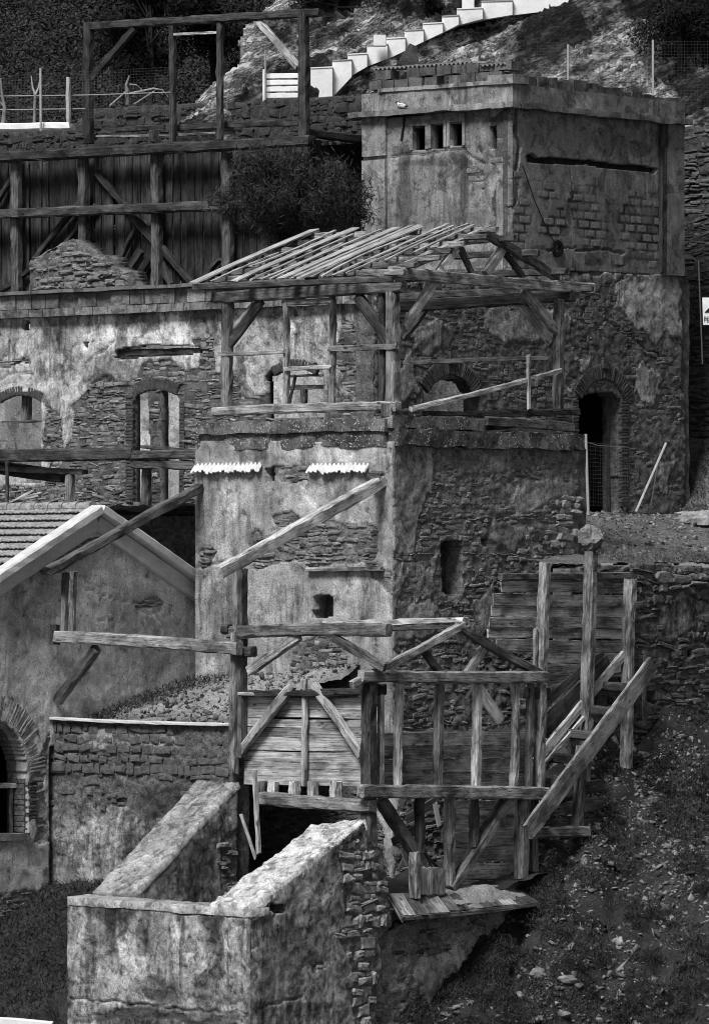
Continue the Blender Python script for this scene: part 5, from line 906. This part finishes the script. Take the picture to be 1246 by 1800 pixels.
lay_stones(rw, 'y', -4.03, [UV('y', -4, *p) for p in ((82, 1268), (410, 1281), (410, 1374), (82, 1366))], [], None, rowh=(.17, .24), wid=(.22, .4), proud=.02, mat=ST_DARK, seed=713, dens=.88, gap=.04, wave=0, jit=.9)
beam(rw, 'coping', PY(-4.0, 80, 1262), PY(-4.0, 412, 1274), .3, .06, M_VERGE)
fw = thing('stepped_front_wall', 'stained plaster front wall with two sloping wing walls and broken end', 'wall', (0, -8, 3))
X1, X2 = -.75, UV('y', -8, 438, 1650)[0]; FL = UV('y', -8, 120, 1600)[0]
wall(fw, 'front_face', 'y', -8.0, [(120, 1579), (438, 1602), (438, 1860), (120, 1860)], tones=[(150, 1700, 30, 130, 1.2), (200, 1600, 60, 22, .4), (330, 1660, 40, 70, 1.4), (280, 1740, 60, 20, .5), (400, 1680, 30, 90, 1.15), (230, 1690, 40, 60, 1.2), (280, 1790, 150, 14, .4), (160, 1660, 14, 60, .6), (250, 1650, 14, 40, .5)],
     patches=[[(250, 1740), (300, 1735), (310, 1760), (260, 1765)], [(130, 1770), (430, 1790), (430, 1802), (130, 1784)], [(330, 1640), (350, 1655), (345, 1680), (320, 1670)]], cracks=[([(125, 1754), (250, 1765), (330, 1775), (435, 1782)], .03, .05), ([(300, 1600), (360, 1608), (435, 1612)], .03, .06), ([(400, 1610), (402, 1780)], .025, .03), ([(300, 1612), (310, 1650), (290, 1690)], .018, .03), ([(215, 1640), (222, 1700), (205, 1740)], .018, .03)], drips=.7, default=1, mat=M_FRO, res=.03, relief=.02, pth=.02, seed=721, thick=.5)
surf(fw, 'coping', [PY(-8.04, 119, 1576), PY(-8.04, 441, 1599), PY(-8.04, 441, 1599)+np.array([0, .55, .03]), PY(-8.04, 119, 1576)+np.array([0, .55, .03])], M_LICH, .05, .03, 4, 723, skirt=.16, t=.75)
wall(fw, 'wing_face', 'x', X1, [(417, 1382), (237, 1572), (237, 1660), (417, 1660)], tones=[(330, 1520, 50, 60, .5), (390, 1430, 30, 60, 1.2), (300, 1510, 14, 60, 1.5), (350, 1480, 10, 50, 1.3)], default=1, mat=M_FRO, res=.035, relief=.02, pth=.02, seed=725, patches=[[(385, 1480), (417, 1440), (417, 1600), (395, 1580)]], stones=dict(rowh=(.12, .22), wid=(.2, .36), proud=.05, mat=ST_MID))
pA, pB = PX(X1, 233, 1572), PX(X1, 417, 1374); dx = np.array([-1.08, 0, 0]); surf(fw, 'wing_top', [pA+np.array([.03, 0, 0]), pB+np.array([.03, 0, 0]), pB+dx, pA+dx], M_LICH, .045, .05, 4, 727, skirt=.14, t=.62)
rbox(fw, 'wing_body', (X1-1.05, -6.9, 4.4), (X1-.05, -4.02, pA[2]-.12), M_FRO, .3, .02, 728)
wall(fw, 'wing_face', 'x', X2, [(438, 1600), (560, 1508), (636, 1446), (648, 1478), (672, 1492), (680, 1540), (684, 1590), (690, 1625), (668, 1650), (672, 1700), (662, 1740), (660, 1860), (438, 1860)],
     patches=[[(598, 1500), (640, 1470), (720, 1470), (720, 1870), (628, 1870), (622, 1700), (604, 1640), (612, 1580)], [(440, 1600), (470, 1598), (500, 1605), (470, 1622), (440, 1618)], [(540, 1700), (565, 1692), (570, 1706), (545, 1712)]], tones=[(540, 1560, 60, 50, 1.25), (580, 1700, 16, 90, 1.4), (500, 1680, 40, 70, .6), (560, 1660, 30, 40, .7), (470, 1740, 16, 60, .5), (620, 1480, 40, 30, 1.3), (540, 1770, 60, 14, .5)],
     holes=[[(472, 1598), (474, 1588), (500, 1590), (502, 1603), (485, 1607)]], cracks=[([(465, 1768), (530, 1753)], .03, .05), ([(610, 1520), (606, 1560), (612, 1600)], .06, .09)], default=1, mat=M_FRO, res=.03, relief=.03, pth=.03, seed=731, noisy=.14, thick=.6, stones=dict(rowh=(.18, .28), wid=(.26, .46), proud=.06, gap=.025, mat=ST_LITE, wave=.03))
pA, pB = PX(X2, 436, 1594), PX(X2, 640, 1440); dx = np.array([-1.0, 0, 0]); surf(fw, 'wing_top', [pA+np.array([.03, 0, 0]), pB+np.array([.03, 0, 0]), pB+dx+np.array([0, -.45, -.15]), pA+dx], M_LICH, .04, .09, 4, 735, skirt=.2, t=1.1)
rbox(fw, 'wing_body', (X2-1.0, -7.7, 3.5), (X2-.62, -4.5, pA[2]-.1), M_FRO, .3, .03, 736)
bb = thing('rubble_footing', 'crumbling rubble footing wall under the wooden platform', 'wall', PX(2.8, 780, 1800))
wall(bb, 'core', 'x', 2.78, [(600, 1608), (700, 1600), (940, 1585), (1010, 1590), (1010, 1900), (600, 1900)], default=0, mat=M_TOWR, relief=.11, seed=741, attr_t=1.5, patches=[[(760, 1660), (840, 1640), (900, 1630), (890, 1690), (820, 1740), (750, 1760), (720, 1720)]], noisy=.3, tones=[(830, 1680, 70, 50, 1.35), (740, 1650, 50, 40, .8)], stones=dict(rowh=(.08, .2), wid=(.14, .42), proud=.04, mat=ST_MID, dens=.6))
ww = tag(extr(None, 'whitewashed_wall', [(-140, 1784), (30, 1793), (92, 1799), (92, 2200), (-140, 2200)], 104, .5, M_WHITE), 'whitewashed wall top at the foot of the grassy bank', 'wall')

# ================================================ LOOSE STONES, DEBRIS, WEEDS
r = np.random.default_rng(81); rocks = [rock_mesh(1, .8, .6, r, 9, 5) for _ in range(8)]
for me in rocks: me.materials.append(ST_MID)
def hz(x, y): return float(hill_z(np.array([x]), np.array([y]))[0])
n = 0
while n < 150:
    x, y = r.uniform(2.9, 8.5), r.uniform(-6, 9); s_ = .06+.2*r.random()**3
    if n < 60: c_ = PX(6.0, 1040, 1770); x, y = c_[0]+r.normal(0, .9), c_[1]+r.normal(0, 1.1); x = max(x, 3.2); s_ = .1+.4*r.random()**2
    o = link('loose_rock', rocks[n % 8], None, None, Matrix.Translation((x, y, hz(x, y)+s_*.12)) @ Matrix.Rotation(r.random()*6.28, 4, 'Z') @ Matrix.Rotation(r.normal(0, .3), 4, 'X') @ Matrix.Diagonal((s_*r.uniform(.8, 1.5), s_, s_*r.uniform(.6, 1), 1)))
    tag(o, *(('grey rock in the cluster of loose rocks low on the slope', 'rock', 'clustered rocks low on the slope') if n < 60 else ('loose grey rock lying singly on the dark weedy slope', 'rock', 'loose rocks on the slope'))); n += 1
def shards(name, P, size, mat, label, cat, seed):
    r = np.random.default_rng(seed); n = len(P); T8 = np.array([(-1, -.7, -.3), (.8, -1, -.3), (1.1, .6, -.3), (-.7, .9, -.3), (-.7, -.5, .3), (.6, -.7, .25), (.8, .4, .3), (-.5, .7, .25)])
    V = T8[None]*size*r.uniform(.3, 1.1, (n, 1, 1))*r.uniform(.35, 1.3, (n, 1, 3))*r.uniform(.75, 1.25, (n, 8, 3)); Q, _ = np.linalg.qr(r.normal(size=(n, 3, 3))*np.array([1, 1, 1])+np.eye(3)*1.6)
    V = np.einsum('nij,nkj->nki', Q, V)+P[:, None]; b_ = np.arange(n)[:, None]*8
    Fc = np.concatenate([b_+np.array(f_) for f_ in ((3, 2, 1, 0), (4, 5, 6, 7), (0, 1, 5, 4), (1, 2, 6, 5), (2, 3, 7, 6), (3, 0, 4, 7))]); tag(link(name, mesh(V.reshape(-1, 3), Fc), mat, None, kind='stuff'), label, cat, kind='stuff')
ST_BITS = stone_mat('broken_bits', .02, .27)
x, y = r.uniform(1.6, 9, 75000), r.uniform(-7, 10, 75000); k_ = ((x > 2.85) | (y > 1.6)) & (fbm(x*.9, y*.9, 3, 4, 96)+r.normal(0, .18, len(x)) > -.05); x, y = x[k_], y[k_]; shards('slope_debris', np.stack([x, y, hill_z(x, y)], -1), .04*(.4+2.4*r.random((len(x), 1, 1))**5), ST_BITS, 'scattered stone chips and broken bits over the dark slope', 'debris', 82)
x, y = r.uniform(-5.8, 1.4, 16000), r.uniform(6.3, 19, 16000); k_ = x > -6; shards('scree_gravel', np.stack([x, y, terr_z(x, y)], -1), .03*(.4+3*r.random((16000, 1, 1))**6), ST_BITS, 'grey scree gravel on the terrace by the doorway', 'gravel', 83)
def mound_pts(n):
    s, q = r.random(n), r.random(n); P = (np.array([-5.85, -3.75, 9.2])*(1-s)[:, None]+np.array([-.85, -3.75, 9.35])*s[:, None])*(1-q)[:, None]+(np.array([-5.85, .1, 10.15])*(1-s)[:, None]+np.array([-.85, .1, 10.6])*s[:, None])*q[:, None]; P[:, 2] += .08; return P
shards('mound_rubble', mound_pts(3000), .028*(.3+3.2*r.random((3000, 1, 1))**7), ST_BITS, 'pale stone rubble on the earth mound', 'rubble', 84)
tp = []
for i in range(420):
    x, y = r.uniform(2.9, 8.5), r.uniform(-6, 9.5); z = hz(x, y); R = .1+.5*r.random()**2.5; k_ = int(900*R); d = r.normal(size=(k_, 3)); d /= np.linalg.norm(d, axis=1)[:, None]; d[:, 2] = np.abs(d[:, 2]); tp.append(np.array([x, y, z])+d*R*r.random((k_, 1))**.5*np.array([1, 1, .8]))
def weeds(name, P, size, mat, label, seed, thin=.3): tag(leaves(None, name, P, size, mat, seed, 'stuff', thin, 1.2), label, 'weeds', kind='stuff')
x, y = r.uniform(1.6, 9, 170000), r.uniform(-7, 10, 170000); k_ = (fbm(x*1.1, y*1.1, 0, 4, 85) > -.03) & ((x > 2.85) | (y > 1.6)); x, y = x[k_], y[k_]; weeds('slope_weeds', np.stack([x, y, hill_z(x, y)+r.random(len(x))*.22*np.clip(fbm(x*1.1, y*1.1, 0, 4, 85)*4, .2, 1)], -1), .05, L_DARK, 'dark weeds and scrub matting the slope', 86, .4)
x, y = r.uniform(-9, -1.4, 50000), r.uniform(-14, -4.1, 50000); k_ = (x < -1.75) | (y < -8.2); x, y = x[k_], y[k_]; weeds('bank_grass', np.stack([x, y, bank_z(x, y)+r.random(len(x))*.1], -1), .07, L_DARK, 'dark grass and weeds on the bank below the brick arch', 87)
P = mound_pts(9000); P = P[(P[:, 0] < -5.3+1.0*fbm(P[:, 1]*.8, P[:, 0]*.8, 0, 3, 90)+.25*(P[:, 1]+4))]; P[:, 2] += r.random(len(P))*.12; weeds('mound_weeds', P, .05, L_BUSH, 'dark weeds along the foot of the gable wall', 88)
x, y = r.uniform(.2, 1.5, 7000), r.uniform(6.5, 13, 7000); weeds('terrace_grass', np.stack([x, y, terr_z(x, y)+r.random(len(x))*.16], -1), .07, L_GRASS, 'dry grass tufts along the edge of the terrace wall', 89, .15)
for i, (a, b_, s_) in enumerate((((960, 1640), (1000, 1612), .05), ((1085, 1690), (1120, 1708), .06))):
    q = [PX(5.2, *a), PX(5.2, *b_)]
    for p in q: p[2] = hz(p[0], p[1])+.04
    tag(beam(None, 'weathered_plank', q[0], q[1], s_*1.6, s_, W_MID), ['short grey stick on the slope below the platform', 'split grey plank on the slope above the loose rocks'][i], 'plank')
for i, (px, py, s_) in enumerate(((1222, 880, .7), (1215, 800, .5), (1232, 700, .45))):
    p = PX(-3.5, px, py); p[2] = float(terr_z(np.array([p[0]]), np.array([p[1]]))[0])+.1; tag(link('boulder', rock_mesh(s_*1.6, s_, s_*.6, r), ST_LITE, None, Matrix.Translation(p)), ['flat pale boulder on the scree by the building corner', 'grey boulder behind the building corner', 'small boulder at the foot of the dark wall'][i], 'rock')

weeds('slope_tufts', np.concatenate(tp), .06, L_BUSH, 'low dark shrubby tufts dotted over the slope', 95, .25)
x, y = r.uniform(-7, 4, 9000), r.uniform(17.6, 20.4, 9000); weeds('bank_weeds', np.stack([x, y, terr_z(x, y)+r.random(len(x))*.2], -1), .07, L_BUSH, 'dark weeds on the bank behind the building corner', 97, .3)
